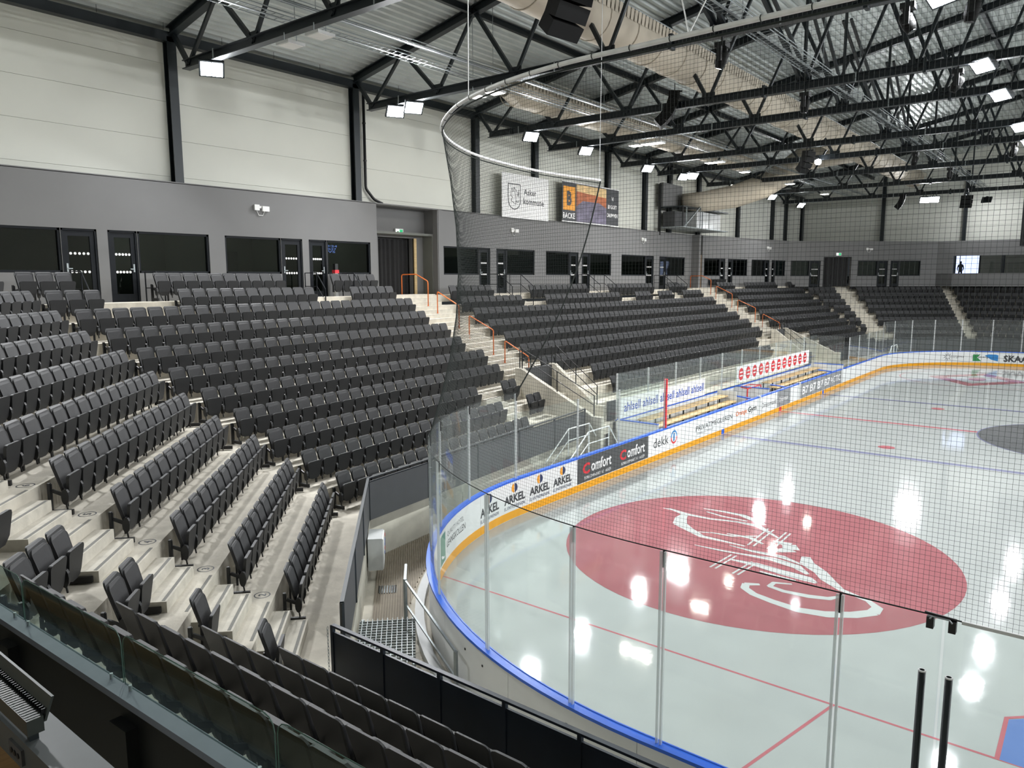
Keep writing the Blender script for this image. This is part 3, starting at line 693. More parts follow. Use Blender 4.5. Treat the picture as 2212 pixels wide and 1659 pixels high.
# ------------------------------------------------------------------ vomitories with concrete wing walls
def vomitory(lab, mx):
    sgn = -1 if mx else 1
    v = thing('vomitory', lab, 'vomitory', (sgn*-13.95, 16.2, -.02))
    def P(x, y, z): return (sgn*x, y, z)
    for X, y0, y1, z0, z1 in ((-15.15, 14.35, 18.2, 1.75, 3.25), (-12.95, 15.6, 18.2, 1.75, 3.25)):
        yb = y1; pf = [(y0, -.02), (yb, -.02), (yb, z1), (yb-.25, z1), (y0+.35, z0+.0), (y0, z0)]
        MB().prism([P(X, y, z) for y, z in pf], (sgn*.2, 0, 0)).build('wing_wall', 'concrete_wall', v)
        for hh in (.75, .4): MB().tube([P(X+.1, yb-.25, z1+hh), P(X+.1, y0+.35, z0+hh)], .016, 6).build('rail', 'steel_black', v)
        for f in (0, .5, 1): MB().bar(P(X+.1, yb-.25+(y0+.6-yb)*f, z1+(z0-z1)*f-.05), P(X+.1, yb-.25+(y0+.6-yb)*f, z1+(z0-z1)*f+.76), .03, .03).build('rail_post', 'steel_black', v)
    MB().prism([P(-14.95, 18.05, -.02), P(-12.95, 18.05, -.02), P(-12.95, 18.05, 3.2), P(-14.95, 18.05, 3.2)], (0, .12, 0)).build('lintel', 'charcoal', v)
    for z in (3.95, 3.6): MB().tube([P(-15.05, 18.1, z), P(-12.85, 18.1, z)], .016, 6).build('rail', 'steel_black', v)
    for x in (-15.0, -14.3, -13.6, -12.9): MB().bar(P(x, 18.1, 3.15), P(x, 18.1, 3.96), .03, .03).build('rail_post', 'steel_black', v)
    MB().box(sgn*-12.75, 15.5, -.02, sgn*-11.4, 15.58, 1.9).build('end_panel', 'charcoal', v)
    for i in range(5): MB().box(sgn*-14.95, 15.4+.3*i, -.02, sgn*-12.95, 15.7+.3*i, .17*(i+1)).build('step', 'step_concrete', v)
vomitory('concrete vomitory with sloping wing walls left of the middle seats', False)
vomitory('concrete vomitory with sloping wing walls right of the middle seats', True)
vb = thing('service_steps', 'galvanised steel steps with handrails behind the side glass', 'steps', (-17.2, 14.1, -.02))
for i in range(4): MB().box(-17.9+.28*i, 13.75, .16*i, -17.6+.28*i, 14.55, .16*i+.16).build('tread', 'galv', vb)
for y in (13.75, 14.55):
    MB().tube([(-18.2, y, .7), (-16.9, y, 1.6), (-15.6, y, 1.6), (-15.0, y, .9)], .022, 6).build('handrail', 'pipe_white', vb)
    MB().tube([(-18.2, y, .35), (-16.9, y, 1.2), (-15.6, y, 1.2)], .018, 6).build('mid_rail', 'pipe_white', vb)
    for x, z in ((-16.9, 1.6), (-15.6, 1.6)): MB().tube([(x, y, 0), (x, y, z)], .02, 6).build('post', 'pipe_white', vb)
vb = thing('far_service_steps', 'white tubular step railing behind far corner glass', 'steps', (24.8, 13.6, -.02))
for y in (13.2, 14.1):
    MB().tube([(23.6, y, .6), (24.6, y, 1.55), (26.4, y, 1.55), (27.4, y, .8)], .03, 6).build('handrail', 'pipe_white', vb)
    for x in (24.6, 25.5, 26.4): MB().tube([(x, y, 0), (x, y, 1.55)], .025, 6).build('post', 'pipe_white', vb)
for i in range(4): MB().box(23.7+.3*i, 13.2, .16*i, 24+.3*i, 14.1, .16*i+.16).build('tread', 'step_concrete', vb)
# orange handrails in the two aisles
HR = [[(-14.55, 25.0, ZC), (-14.55, 25.0, 6.84), (-14.55, 24.1, 6.85), (-14.55, 23.4, 6.55), (-14.55, 23.4, 5.5)],
      [(-14.45, 22.95, 5.2), (-14.45, 22.95, 6.12), (-14.45, 21.72, 5.55), (-14.45, 21.72, 4.6)],
      [(-14.35, 21.25, 4.2), (-14.35, 21.25, 5.15), (-14.35, 19.95, 4.6), (-14.35, 19.95, 3.6)],
      [(-14.3, 19.4, 3.3), (-14.3, 19.4, 4.2), (-14.3, 18.2, 3.62), (-14.3, 18.2, 3.0)]]
def fillet(pts, r=.08):
    P = [Vector(p) for p in pts]; o = [P[0]]
    for a, b, c in zip(P[:-2], P[1:-1], P[2:]):
        u, w = (a-b).normalized(), (c-b).normalized()
        for f in (0, .5, 1): o.append((b+u*r)*(1-f)**2+b*2*f*(1-f)+(b+w*r)*f*f)
    return o+[P[-1]]
for mx in (0, 1):
    for i, h in enumerate(HR):
        pts = [((-x if mx else x), y, z) for x, y, z in h]
        t = thing('orange_handrail', f'orange tubular handrail, {ORD[i]} from the top on the {"right" if mx else "left"} aisle stairs', 'handrail', pts[0], group='orange aisle handrails')
        MB().tube(fillet(pts), .024, 8).build('tube', 'orange', t, True)
        for p in (pts[0], pts[-1]): MB().tube([p, (p[0], p[1], p[2]+.012)], .05, 10).build('flange', 'orange', t)

# ------------------------------------------------------------------ long wall: lower grey wall with box windows and doors
ZT, ZS, ZH = 9.8, 6.85, 8.17
lo_wall = struct('wall_left_lower'); glass_n = [0, 0]
def seg_frame(P, Q):
    P, Q = Vector((P[0], P[1], 0)), Vector((Q[0], Q[1], 0)); d = (Q-P).normalized(); n = Vector((-d.y, d.x, 0))   # n points away from the rink
    return lambda s, o, z: P+d*s+n*o+Vector((0, 0, z)), (Q-P).length
def lower_wall(P, Q, opens, th=.3, zlow=ZC, ztop=ZT):
    F, L = seg_frame(P, Q); opens = sorted(opens); cur = 0
    def blk(s0, s1, z0, z1):
        if s1-s0 < .01: return
        MB().hexa([F(s0, 0, z0), F(s1, 0, z0), F(s1, th, z0), F(s0, th, z0), F(s0, 0, z1), F(s1, 0, z1), F(s1, th, z1), F(s0, th, z1)]).build('wall_block', 'wall_grey', lo_wall)
    runs = []
    for s0, s1, kind in opens:
        if kind == 'c': top = 8.5
        blk(cur, s0, zlow, ztop); 
        blk(s0, s1, 8.5 if kind == 'c' else ZH, ztop)
        if kind == 'w': blk(s0, s1, zlow, ZS)
        if kind == 'w': window(F, s0, s1)
        elif kind in ('dl', 'dr'): door(F, s0, s1, kind)
        elif kind == 'c': curtain(F, s0, s1, th)
        cur = s1
    blk(cur, L, zlow, ztop)
def fb(F, s0, s1, o0, o1, z0, z1):
    return MB().hexa([F(s0, o0, z0), F(s1, o0, z0), F(s1, o1, z0), F(s0, o1, z0), F(s0, o0, z1), F(s1, o0, z1), F(s1, o1, z1), F(s0, o1, z1)])
def window(F, s0, s1):
    glass_n[0] += 1; w = thing(f'window_{glass_n[0]}', '', '', kind='structure')
    for a, b, c, d in ((s0, s0+.07, ZS, ZH), (s1-.07, s1, ZS, ZH), (s0, s1, ZH-.07, ZH), (s0, s1, ZS, ZS+.07)): fb(F, a, b, .03, .17, c, d).build('window_frame', 'frame_dark', w)
    fb(F, s0+.07, s1-.07, .1, .112, ZS+.07, ZH-.07).build('pane', 'glass_win', w)
def door(F, s0, s1, kind):
    glass_n[1] += 1; w = thing(f'door_{glass_n[1]}', '', '', kind='structure')
    for a, b, c, d in ((s0, s0+.06, ZC, ZH), (s1-.06, s1, ZC, ZH), (s0, s1, ZH-.06, ZH)): fb(F, a, b, .02, .18, c, d).build('door_frame', 'frame_dark', w)
    lf = thing_leaf = None
    leaf = MB()
    for a, b, c, d in ((s0+.07, s0+.2, ZC+.01, ZH-.07), (s1-.2, s1-.07, ZC+.01, ZH-.07), (s0+.2, s1-.2, ZH-.22, ZH-.07), (s0+.2, s1-.2, ZC+.01, ZC+.26)):
        q = fb(F, a, b, .05, .11, c, d); leaf.add(q.v, q.f)
    lf = leaf.build('door_leaf', 'frame_dark', w)
    fb(F, s0+.2, s1-.2, .075, .085, ZC+.26, ZH-.22).build('pane', 'glass_win', lf)
    wd_ = s1-s0-.4
    for z in (ZC+.95, ZC+1.5):
        b = MB()
        for i in range(5):
            c = s0+.2+wd_*(i+.5)/5
            b.add([F(c+.042*cos(2*pi*k/10), .068, z+.042*sin(2*pi*k/10)) for k in range(10)], [tuple(range(10))])
        b.build('dot_row', 'print_white', lf)
    hs = s1-.135 if kind == 'dl' else s0+.135
    fb(F, hs-.025, hs+.025, .03, .05, ZC+.95, ZC+1.2).build('handle_plate', 'galv', lf); fb(F, min(hs, hs+(-.13 if kind == 'dl' else .13)), max(hs, hs+(-.13 if kind == 'dl' else .13)), .0, .025, ZC+1.03, ZC+1.06).build('handle', 'galv', lf)
CURT = []
def curtain(F, s0, s1, th):
    t = thing('black_curtain', ['heavy black pleated curtain across the doorway left of the middle seats', 'black pleated curtain in the far doorway above the far stairs'][len(CURT)], 'curtain', F(s0, .4, ZC)); CURT.append(t)
    n = int((s1-s0)/.045); b = MB(); ph = 0
    for i in range(n+1):
        s = s0+.02+(s1-s0-.04)*i/n; o = .42+.055*sin(i*1.05)+.02*sin(i*.37)
        b.v += [tuple(F(s, o, ZC+.02)), tuple(F(s, o, 8.45))]
    b.f = [(2*i, 2*i+2, 2*i+3, 2*i+1) for i in range(n)]
    b.build('cloth', 'curtain', t, True)
    fb(F, s0, s1, .38, .46, 8.44, 8.5).build('curtain_rail', 'steel_black', t)
# openings: distance along each wall
YW = 25.05
lx = lambda *v: [x+34 for x in v]
o = []
for a, b, k in ((-33.4, -28.21, 'w'), (-28.2, -27.18, 'dr'), (-26.86, -25.96, 'dl'), (-25.95, -23.5, 'w'), (-22.9, -20.62, 'w'), (-20.61, -19.66, 'dr'), (-19.36, -18.51, 'dl'), (-18.5, -16.25, 'w')): o.append((a+34, b+34, k))
lower_wall((-34, YW), (-15.87, YW), o)
lower_wall((-15.87, YW+.9), (-12.1, YW+.9), [(.85, 3.0, 'c')])
o = []
for a, b, k in ((-11.81, -9.3, 'w'), (-9.29, -8.43, 'dr'), (-7.95, -7.12, 'dl'), (-7.11, -4.71, 'w'), (-3.67, -1.32, 'w'), (-1.31, -.42, 'dr'), (-.08, .82, 'dl'), (.83, 3.26, 'w'), (4.52, 7.74, 'w'), (7.75, 8.85, 'dr'), (9.64, 10.65, 'dl'), (10.66, 13.6, 'w')): o.append((a+12.2, b+12.2, k))
lower_wall((-12.2, YW), (14.9, YW), o)
lower_wall((15.69, 24.63), (28.8, 22.65), [(.23, 2.44, 'w'), (2.45, 3.18, 'dr'), (3.55, 4.29, 'dl'), (4.3, 6.48, 'w'), (7.14, 9.32, 'w'), (9.33, 10.03, 'dr'), (10.41, 11.04, 'dl'), (11.05, 12.76, 'w')])
lower_wall((28.8, 22.65), (38.2, 12.8), [(.25, 1.95, 'w'), (1.96, 2.95, 'dr'), (3.2, 5.75, 'c'), (6.35, 8.15, 'w'), (8.16, 9.1, 'dr'), (9.35, 10.2, 'dl'), (10.21, 12.15, 'w')])
MB().box(-12.15, YW-.02, ZC, -11.95, YW+1.2, ZT).build('pier', 'wall_grey', lo_wall); MB().box(14.7, YW-.6, ZC, 14.95, YW+.6, ZT).build('pier', 'wall_grey', lo_wall)
MB().box(-12.87, YW+.85, ZC, -12.72, YW+.95, 8.5).build('door_jamb', 'wood', lo_wall)
MB().box(14.95, YW-.35, ZC, 15.7, YW-.3, 8.4).build('door_jamb', 'wood_door', lo_wall)
# rooms behind the boxes (dark)
rm = struct('wall_back_rooms')
MB().box(-40, 28.6, ZC-.1, 40, 28.8, 9.0).build('room_back', 'room_dark', rm)
MB().box(-40, YW+.3, 8.6, 40, 28.8, 8.7).build('room_ceiling', 'room_dark', rm)
MB().box(-40, YW+.3, ZC-.05, 40, 28.8, ZC-.01).build('room_floor', 'room_dark', rm)
for x in (-34, -27.0, -23.2, -19.5, -16.0, -12.2, -8.2, -4.2, -.25, 3.9, 9.25, 14.9): MB().box(x-.06, YW+.3, ZC, x+.06, 28.6, 8.6).build('partition', 'room_dark', rm)
tv = thing('wall_screen', 'large dark television screen inside the lit box room', 'screen', (-21.6, 28.4, 7.0)); MB().box(-22.35, 28.5, 6.7, -20.3, 28.58, 7.75).build('panel', 'screen', tv)
ct = thing('sideboard', 'low pale sideboard below the television in the box room', 'cabinet', (-22, 28.3, ZC)); MB().box(-22.7, 28.1, ZC, -19.8, 28.58, 6.65).build('body', 'light_grey', ct)
for x, w in ((-26.4, 'blue'), (-11.2, 'blue')):
    g = thing('back_room_window', f'bright blue-white glazed door glowing deep inside the box room, {"left" if x < -20 else "right"} one', 'window', (x, 28.5, ZC))
    for i in range(2):
        for j in range(2): MB().box(x-.42+.45*i, 28.56, ZC+.1+.52*j, x-.02+.45*i, 28.59, ZC+.56+.52*j).build('pane', 'room_glow', g)
for x in (-21.8, -25, -17.2, -10, -6, -2.5, 2, 6, 12):
    g = thing('room_lamp', f'small ceiling lamp inside the dark box rooms, {ORD[[-25, -21.8, -17.2, -10, -6, -2.5, 2, 6, 12].index(x)]} from left', 'lamp', (x, 27.6, 8.55)); MB().tube([(x, 27.6, 8.6), (x, 27.6, 8.56)], .1, 12).build('disc', 'room_lamp', g)
    L = bpy.data.lights.new('room_bulb', 'POINT'); L.energy = 14; L.shadow_soft_size = .1; L.color = (1, .95, .85); lb = bpy.data.objects.new('room_bulb', L); link(lb, g); lb.location = (0, -.3, -.25)
ns = thing('neon_sign', 'violet glowing sign hanging inside the box room window', 'sign', (-17.6, 25.9, 7.9))
fN = lambda x, z: (x, 25.85, z)
for i, (tt, z) in enumerate((('10:24', 7.95), ('10:57', 7.83), ('VS', 7.72))): text(tt, fN, -18.0+.08*i, -17.35-.05*i, z, z+.09, 'neon', ns, bold=.02)
# far end lounge with glowing window
fwl = struct('wall_far_lower')
F, L = seg_frame((38.2, 12.8), (38.6, 0))
fb(F, 0, L, 0, .3, 8.55, ZT).build('wall_block', 'wall_grey', fwl); fb(F, 0, 1.25, 0, .3, ZC, 8.55).build('wall_block', 'wall_grey', fwl); fb(F, 0, L, 0, .3, ZC, 7.05).build('wall_block', 'wall_grey', fwl)
for s in (3.25, 4.85, 5.0, 7.2, 9.5): fb(F, s-.06, s+.06, .02, .2, 7.05, 8.55).build('mullion', 'frame_dark', fwl)
fb(F, 0, L, 4.5, 4.6, ZC, 9).build('room_back', 'room_dark', fwl); fb(F, 0, L, .3, 4.6, 8.7, 8.8).build('room_ceiling', 'room_dark', fwl)
fb(F, 3.3, L, .1, .11, 7.05, 8.55).build('pane', 'glass_win', fwl)
glw = thing('daylight_window', 'bright daylight window at the far end lounge', 'window', F(2.3, .9, 7.05))
fb(F, 1.3, 3.2, 1.5, 1.52, 7.0, 8.6).build('pane', 'window_glow', glw)
for s in (1.3, 1.62, 3.2): fb(F, s-.03, s+.03, 1.44, 1.49, 7.0, 8.6).build('frame', 'frame_dark', glw)
# person in the far window: one continuous skinned figure
def person():
    c = F(1.75, .95, 0); zf = 6.35
    J = {'pel': (0, 0, .95), 'wst': (0, 0, 1.1), 'chs': (0, 0, 1.32), 'nck': (0, 0, 1.5), 'hd0': (0, .02, 1.58), 'hd1': (0, .03, 1.68), 'hd2': (0, .02, 1.76),
         'shL': (.17, 0, 1.42), 'elL': (.23, .02, 1.15), 'wrL': (.2, .12, .93), 'shR': (-.17, 0, 1.42), 'elR': (-.24, .02, 1.15), 'wrR': (-.2, .12, .93),
         'hpL': (.09, 0, .9), 'knL': (.1, .03, .5), 'anL': (.1, 0, .1), 'ftL': (.11, .14, .04), 'hpR': (-.09, 0, .9), 'knR': (-.1, .03, .5), 'anR': (-.1, 0, .1), 'ftR': (-.11, .14, .04)}
    rad = dict(pel=.15, wst=.14, chs=.16, nck=.06, hd0=.075, hd1=.1, hd2=.08, shL=.07, elL=.05, wrL=.035, shR=.07, elR=.05, wrR=.035, hpL=.1, knL=.065, anL=.045, ftL=.04, hpR=.1, knR=.065, anR=.045, ftR=.04)
    ks = list(J); E = [('pel','wst'),('wst','chs'),('chs','nck'),('nck','hd0'),('hd0','hd1'),('hd1','hd2'),('chs','shL'),('shL','elL'),('elL','wrL'),('chs','shR'),('shR','elR'),('elR','wrR'),('pel','hpL'),('hpL','knL'),('knL','anL'),('anL','ftL'),('pel','hpR'),('hpR','knR'),('knR','anR'),('anR','ftR')]
    me = bpy.data.meshes.new('body'); me.from_pydata([J[k] for k in ks], [(ks.index(a), ks.index(b)) for a, b in E], [])
    t = thing('person', 'person in dark clothes standing in the bright far window', 'person', (c.x, c.y, zf), R(88))
    o = mesh_obj('body', me, t); o.modifiers.new('skin', 'SKIN'); o.modifiers.new('sub', 'SUBSURF').levels = 1
    for i, k in enumerate(ks): me.skin_vertices[0].data[i].radius = (rad[k], rad[k]*.85)
    me.skin_vertices[0].data[0].use_root = True
    me.materials.append(MATS['clothes'])
person()
fb(F, .3, L, .3, 4.5, 6.25, 6.35).build('room_floor', 'room_dark', fwl)

# ------------------------------------------------------------------ upper white wall of sandwich panels and columns
up = struct('wall_left_upper'); YP = 25.5
COLX = [-31.9, -24.33, -16.65, -9.15, -4.3, 3.2, 7.95, 11.5, 16.3, 24.0, 32.1, 35.7, 40.5]
zb = [9.78, 10.05, 11.25, 12.45, 13.65, 14.6]
for a, b in zip([-42]+COLX, COLX+[41]):
    if b-a < .2: continue
    for z0, z1 in zip(zb[:-1], zb[1:]): MB().box(a+.004, YP, z0+.004, b-.004, YP+.12, z1-.004).build('wall_panel', 'wall_white', up)
MB().box(-42, YP+.1, 9.8, 41, YP+.3, 14.9).build('backing', 'wall_white', up)
MB().box(-42, YW, ZT-.02, 14.9, YP+.2, ZT+.03).build('ledge', 'wall_grey', up)
MB().prism([(14.9, YW-.3, ZT), (28.8, 22.6, ZT), (38.2, 12.75, ZT), (38.6, 0, ZT), (41, 0, ZT), (41, YP+.2, ZT), (14.9, YP+.2, ZT)], (0, 0, .04)).build('ledge', 'wall_grey', up)
fe_ = struct('wall_far_upper')
for y0, y1 in ((25.6, 17.9), (17.9, 11.2), (11.2, 4.5), (4.5, -2.5), (-2.5, -10), (-10, -26)):
    for z0, z1 in zip(zb[:-1]+[14.6, 15.8, 17.0, 18.2], zb[1:]+[15.8, 17.0, 18.2, 19.8]): MB().box(40.7, y1+.004, z0+.006, 40.9, y0-.004, z1-.006).build('wall_panel', 'wall_white', fe_)
for nm, args in (('wall_near', (-43.3, -26, -.1, -43, 26, 19.8)), ('wall_right', (-43, -26, -.1, 41, -25.5, 14.8))): tag(MB().box(*args).build(nm, 'wall_white'), kind='structure')
rt = MB()
for k in range(1, 12): rt.box(-36, -16.3-.86*(k-1)-.9, 0, 36, -16.3-.86*(k-1), zfl(k))
tag(rt.build('floor_terrace_right', 'concrete'), kind='structure')
for i, x in enumerate(COLX):
    c = thing('steel_column', f'dark steel column against the white upper wall, {ORD[i]} from left', 'column', (x, YP-.16, ZT))
    MB().box(x-.15, YP-.3, ZT-.3, x+.15, YP-.27, 14.45).build('flange', 'steel_dark', c); MB().box(x-.15, YP-.04, ZT-.3, x+.15, YP-.01, 14.45).build('flange', 'steel_dark', c); MB().box(x-.02, YP-.27, ZT-.3, x+.02, YP-.04, 14.45).build('web', 'steel_dark', c)
for i, y in enumerate((17.9, 11.2, 4.5)):
    c = thing('end_column', f'dark steel column on the far end wall, {ORD[i]} from the corner', 'column', (40.5, y, ZT)); MB().box(40.35, y-.15, ZT-.3, 40.69, y+.15, 16).build('shaft', 'steel_dark', c)
eb = thing('eave_beam', 'long dark eave beam along the top of the white wall', 'beam', (0, YP-.15, 14.3))
MB().bar((-42, YP-.15, 14.45), (40.6, YP-.15, 14.45), .3, .3).build('beam', 'steel_dark', eb)
for i in range(40): x = -41+2.05*i; MB().bar((x, YP-.35, 14.6), (x, YP-.35, 14.95), .01, .01).build('hanger', 'steel_dark', eb)
dp = thing('drain_pipe', 'black drain pipe running down beside the column', 'pipe', (-16.2, YP-.15, ZT))
MB().tube(fillet([(-16.15, YP-.15, 14.3), (-16.15, YP-.15, 10.4), (-15.75, YP-.2, 9.98), (-15.3, YP-.2, 9.85)], .1), .06, 8).build('pipe', 'steel_black', dp, True)
for z in (11.5, 13): MB().tube([(-16.15, YP-.15, z), (-16.15, YP-.15, z+.06)], .075, 8).build('collar', 'steel_black', dp)

# ------------------------------------------------------------------ roof deck
SL = .2
def zr(y): return 14.78+SL*(25.4-abs(y))
roof = struct('ceiling')
for side in (1, -1):
    b = MB(); xs = (-43.2, 41); prof = []; y = 25.75; up_ = True
    while y > 0:
        prof += [(y, 0), (y-.1, 0), (y-.14, .1), (y-.26, .1)]; y -= .3
    prof.append((0, 0))
    n = len(prof)
    for x in xs: b.v += [(x, side*yy, zr(yy)+h) for yy, h in prof]
    b.f = [(i, i+1, n+i+1, n+i) if side > 0 else (i, n+i, n+i+1, i+1) for i in range(n-1)]
    b.build('roof_deck', 'deck', roof)
    b = MB().hexa([(-43.2, side*26, zr(26)+.12), (41, side*26, zr(26)+.12), (41, 0, zr(0)+.12), (-43.2, 0, zr(0)+.12), (-43.2, side*26, zr(26)+.3), (41, side*26, zr(26)+.3), (41, 0, zr(0)+.3), (-43.2, 0, zr(0)+.3)]); b.build('roof_insulation', 'steel_black', roof)
# ------------------------------------------------------------------ trusses
TX = [-31.9, -24.3, -16.65, -9.15, -4.3, 3.2, 7.95, 15.6, 23.6, 32.0]
ZB = 13.45
for i, X in enumerate(TX):
    t = thing('roof_truss', f'black steel roof truss spanning the hall, {ORD[i]} from the near end', 'truss', (X, 0, ZB), group='roof trusses')
    MB().ibeam((X, 24.45, ZB), (X, -24.45, ZB), .26, .28).build('bottom_chord', 'steel_dark', t)
    for sd in (1, -1):
        zt = lambda y: zr(y)-.17
        MB().ibeam((X, sd*25.3, zt(25.3)), (X, 0, zt(0)), .26, .3).build('top_chord', 'steel_dark', t)
        yb = [24.25-3.62*k for k in range(7)]; yt = [25.2]+[24.25-3.62*(k+.5) for k in range(6)]+[.0]
        for k in range(7):
            MB().bar((X, sd*yt[k], zt(yt[k])), (X, sd*yb[k], ZB), .13, .13).build('diagonal', 'steel_dark', t)
            if k < 6: MB().bar((X, sd*yb[k], ZB), (X, sd*yt[k+1], zt(yt[k+1])), .1, .1).build('diagonal', 'steel_dark', t)
            if k in (4,): MB().bar((X, sd*yb[k], ZB), (X, sd*yb[k], zt(yb[k])), .1, .1).build('vertical', 'steel_dark', t)
        for y in (11.2, 5.9):
            MB().box(X-.14, sd*y-.05, ZB-.2, X+.14, sd*y+.05, ZB+.22).build('splice', 'steel_dark', t)
        for k in range(1, 6): MB().box(X-.02, sd*yb[k]-.26, ZB+.1, X+.02, sd*yb[k]+.26, ZB+.3).build('gusset', 'steel_dark', t)
        for k in range(0, 3): MB().box(X-.145, sd*(22.6-7.3*k)-.02, ZB-.16, X-.12, sd*(22.6-7.3*k)+.02, ZB+.16).build('hanger', 'galv', t)
for i, y in enumerate((18.9, 13.4, 6.1, 0)):
    pb = thing('roof_purlin', f'dark lengthwise roof beam between trusses, {ORD[i]} from the wall', 'beam', (0, y, zr(y)-.3)); MB().ibeam((-43, y, zr(y)-.16), (40.6, y, zr(y)-.16), .16, .22).build('beam', 'steel_dark', pb)
for i, (x0, x1, y) in enumerate(((-16.65, -9.15, 9.75), (-9.15, -4.3, 9.75), (-4.3, 3.2, 9.75), (3.2, 7.95, 9.75), (-24.3, -16.65, 9.75))):
    br = thing('roof_brace', f'pair of crossing black bracing bars in roof bay {["two","three","four","five","one"][i]} by the ridge', 'brace', ((x0+x1)/2, y, 14.5))
    MB().bar((x0, y+.15, 16.9), (x1, y+.15, ZB+.2), .1, .1).build('bar', 'steel_dark', br); MB().bar((x0, y-.15, 16.9), (x1, y-.15, ZB+.2), .1, .1).build('bar', 'steel_dark', br)

# ------------------------------------------------------------------ fabric ducts
def duct(name, lab, y, z, r, x0, x1, squash=1.0):
    t = thing(name, lab, 'duct', (x0, y, z)); b = MB(); n = 20; m = int((x1-x0)/.9)
    for i in range(m+1):
        x = x0+(x1-x0)*i/m; rr = r*(1+.02*sin(i*2.1)); e = min(i, m-i)
        if e == 0: rr *= .55
        for k in range(n): a = 2*pi*k/n; b.v.append((x, y+rr*cos(a), z+rr*squash*sin(a)))
    b.f = [(i*n+k, i*n+(k+1) % n, (i+1)*n+(k+1) % n, (i+1)*n+k) for i in range(m) for k in range(n)]
    b.f += [tuple(range(n)), tuple(m*n+k for k in range(n-1, -1, -1))]
    b.build('sleeve', 'duct', t, True)
    for i in range(0, m, 2):
        x = x0+(x1-x0)*(i+.5)/m; MB().tube([(x, y+(r+.015)*cos(2*pi*k/24), z+(r+.015)*squash*sin(2*pi*k/24)) for k in range(24)], .018, 4, closed=True).build('hoop', 'duct', t)
    for sd in (1, -1):      # scalloped hanging edges
        b = MB(); q = int((x1-x0)/.25)
        for i in range(q):
            x = x0+.1+(x1-x0-.2)*i/q; w = (x1-x0-.2)/q
            b.add([(x, y+sd*r*1.02, z+.05), (x+w*.7, y+sd*r*1.02, z+.05), (x+w*.7, y+sd*(r*1.02+.05), z+.42), (x, y+sd*(r*1.02+.05), z+.42)], [(0, 1, 2, 3)])
        tag(b.build('tabs', 'duct', t), kind='stuff')
        MB().tube([(x0, y+sd*(r*1.02+.05), z+.42), (x1, y+sd*(r*1.02+.05), z+.42)], .02, 5).build('hang_rail', 'galv', t)
    return t
duct('fabric_duct', 'huge cream fabric air duct running under the roof above the rink edge', 14.45, 15.05, .74, -38, 36)
D2 = duct('fabric_duct_lower', 'cream fabric air duct along the wall side of the trusses', 20.9, 14.45, .62, -12.4, 14.5)
eb2 = thing('duct_elbow', 'large cream fabric duct elbow bending down to the wall plant', 'duct', (15, 21.5, 12.6))
pts = [(12.0, 24.6, 11.95), (13.0, 23.4, 12.0), (14.6, 22.0, 12.35), (16.4, 20.6, 13.1), (17.6, 19.4, 14.1), (18.2, 18.6, 15.0), (19.6, 15.5, 15.4)]
MB().tube(pts, [.55, .7, .8, .85, .85, .8, .75], 18).build('sleeve', 'duct', eb2, True)
# ------------------------------------------------------------------ wall plant platform
pl = thing('plant_platform', 'grey steel platform with cabinets and ladder bracket on the white wall', 'platform', (13, 24.6, 10.0))
MB().box(9.7, 23.4, 11.42, 17.3, 25.2, 11.5).build('deck_top', 'steel_dark', pl)
MB().box(9.7, 23.4, 10.08, 17.3, 25.2, 10.14).build('deck_bottom', 'galv', pl)
MB().box(12.9, 23.9, 10.14, 14.9, 25.1, 11.35).build('cabinet', 'light_grey', pl); MB().box(15.05, 23.9, 10.14, 17.0, 25.1, 11.35).build('cabinet', 'light_grey', pl)
MB().box(10.1, 24.2, 10.14, 12.0, 25.1, 11.2).build('fan_unit', 'charcoal', pl)
for x in (9.75, 10.3, 12.5, 12.85): MB().bar((x, 23.45, 10.1), (x, 23.45, 11.45), .06, .06).build('post', 'galv' if x > 10 else 'steel_black', pl)
MB().bar((9.9, 23.42, 10.1), (12.4, 23.42, 11.6), .08, .08).build('brace', 'galv', pl)
MB().box(9.7, 24.9, 11.5, 12.6, 25.2, 13.1).build('panel', 'wall_grey', pl)
MB().bar((9.6, 25.1, 9.6), (9.6, 25.1, 13.0), .14, .14).build('upright', 'steel_black', pl)

# ------------------------------------------------------------------ cable trays
def tray(lab, y, z, w, x0, x1):
    t = thing('cable_tray', lab, 'cable tray', (x0, y, z))
    for k, yy in enumerate((y-w/2, y+w/2)):
        for zz in (z, z+.1): MB().tube([(x0, yy, zz), (x1, yy, zz)], .016, 5).build('side_wire', 'galv', t)
    MB().box(x0, y-.04, z-.015, x1, y+.04, z+.01).build('cable', 'galv', t)
    b = MB(); n = int((x1-x0)/.28)
    for i in range(n+1): x = x0+(x1-x0)*i/n; b.bar((x, y-w/2, z), (x, y+w/2, z), .018, .012)
    tag(b.build('rungs', 'galv', t), kind='stuff')
    for X in TX:
        if x0 < X < x1: MB().bar((X+.5, y, z), (X+.5, y, zr(y)), .015, .015).build('hanger', 'galv', t)
tray('silver wire cable tray hung on the wall side above the trusses', 19.35, 13.85, .55, -42, 36)
tray('silver wire cable tray running over the trusses above the ice', 9.3, 13.8, .7, -42, 36)
tray('narrow silver cable ladder beside the wall side tray', 18.4, 13.95, .2, -42, 36)

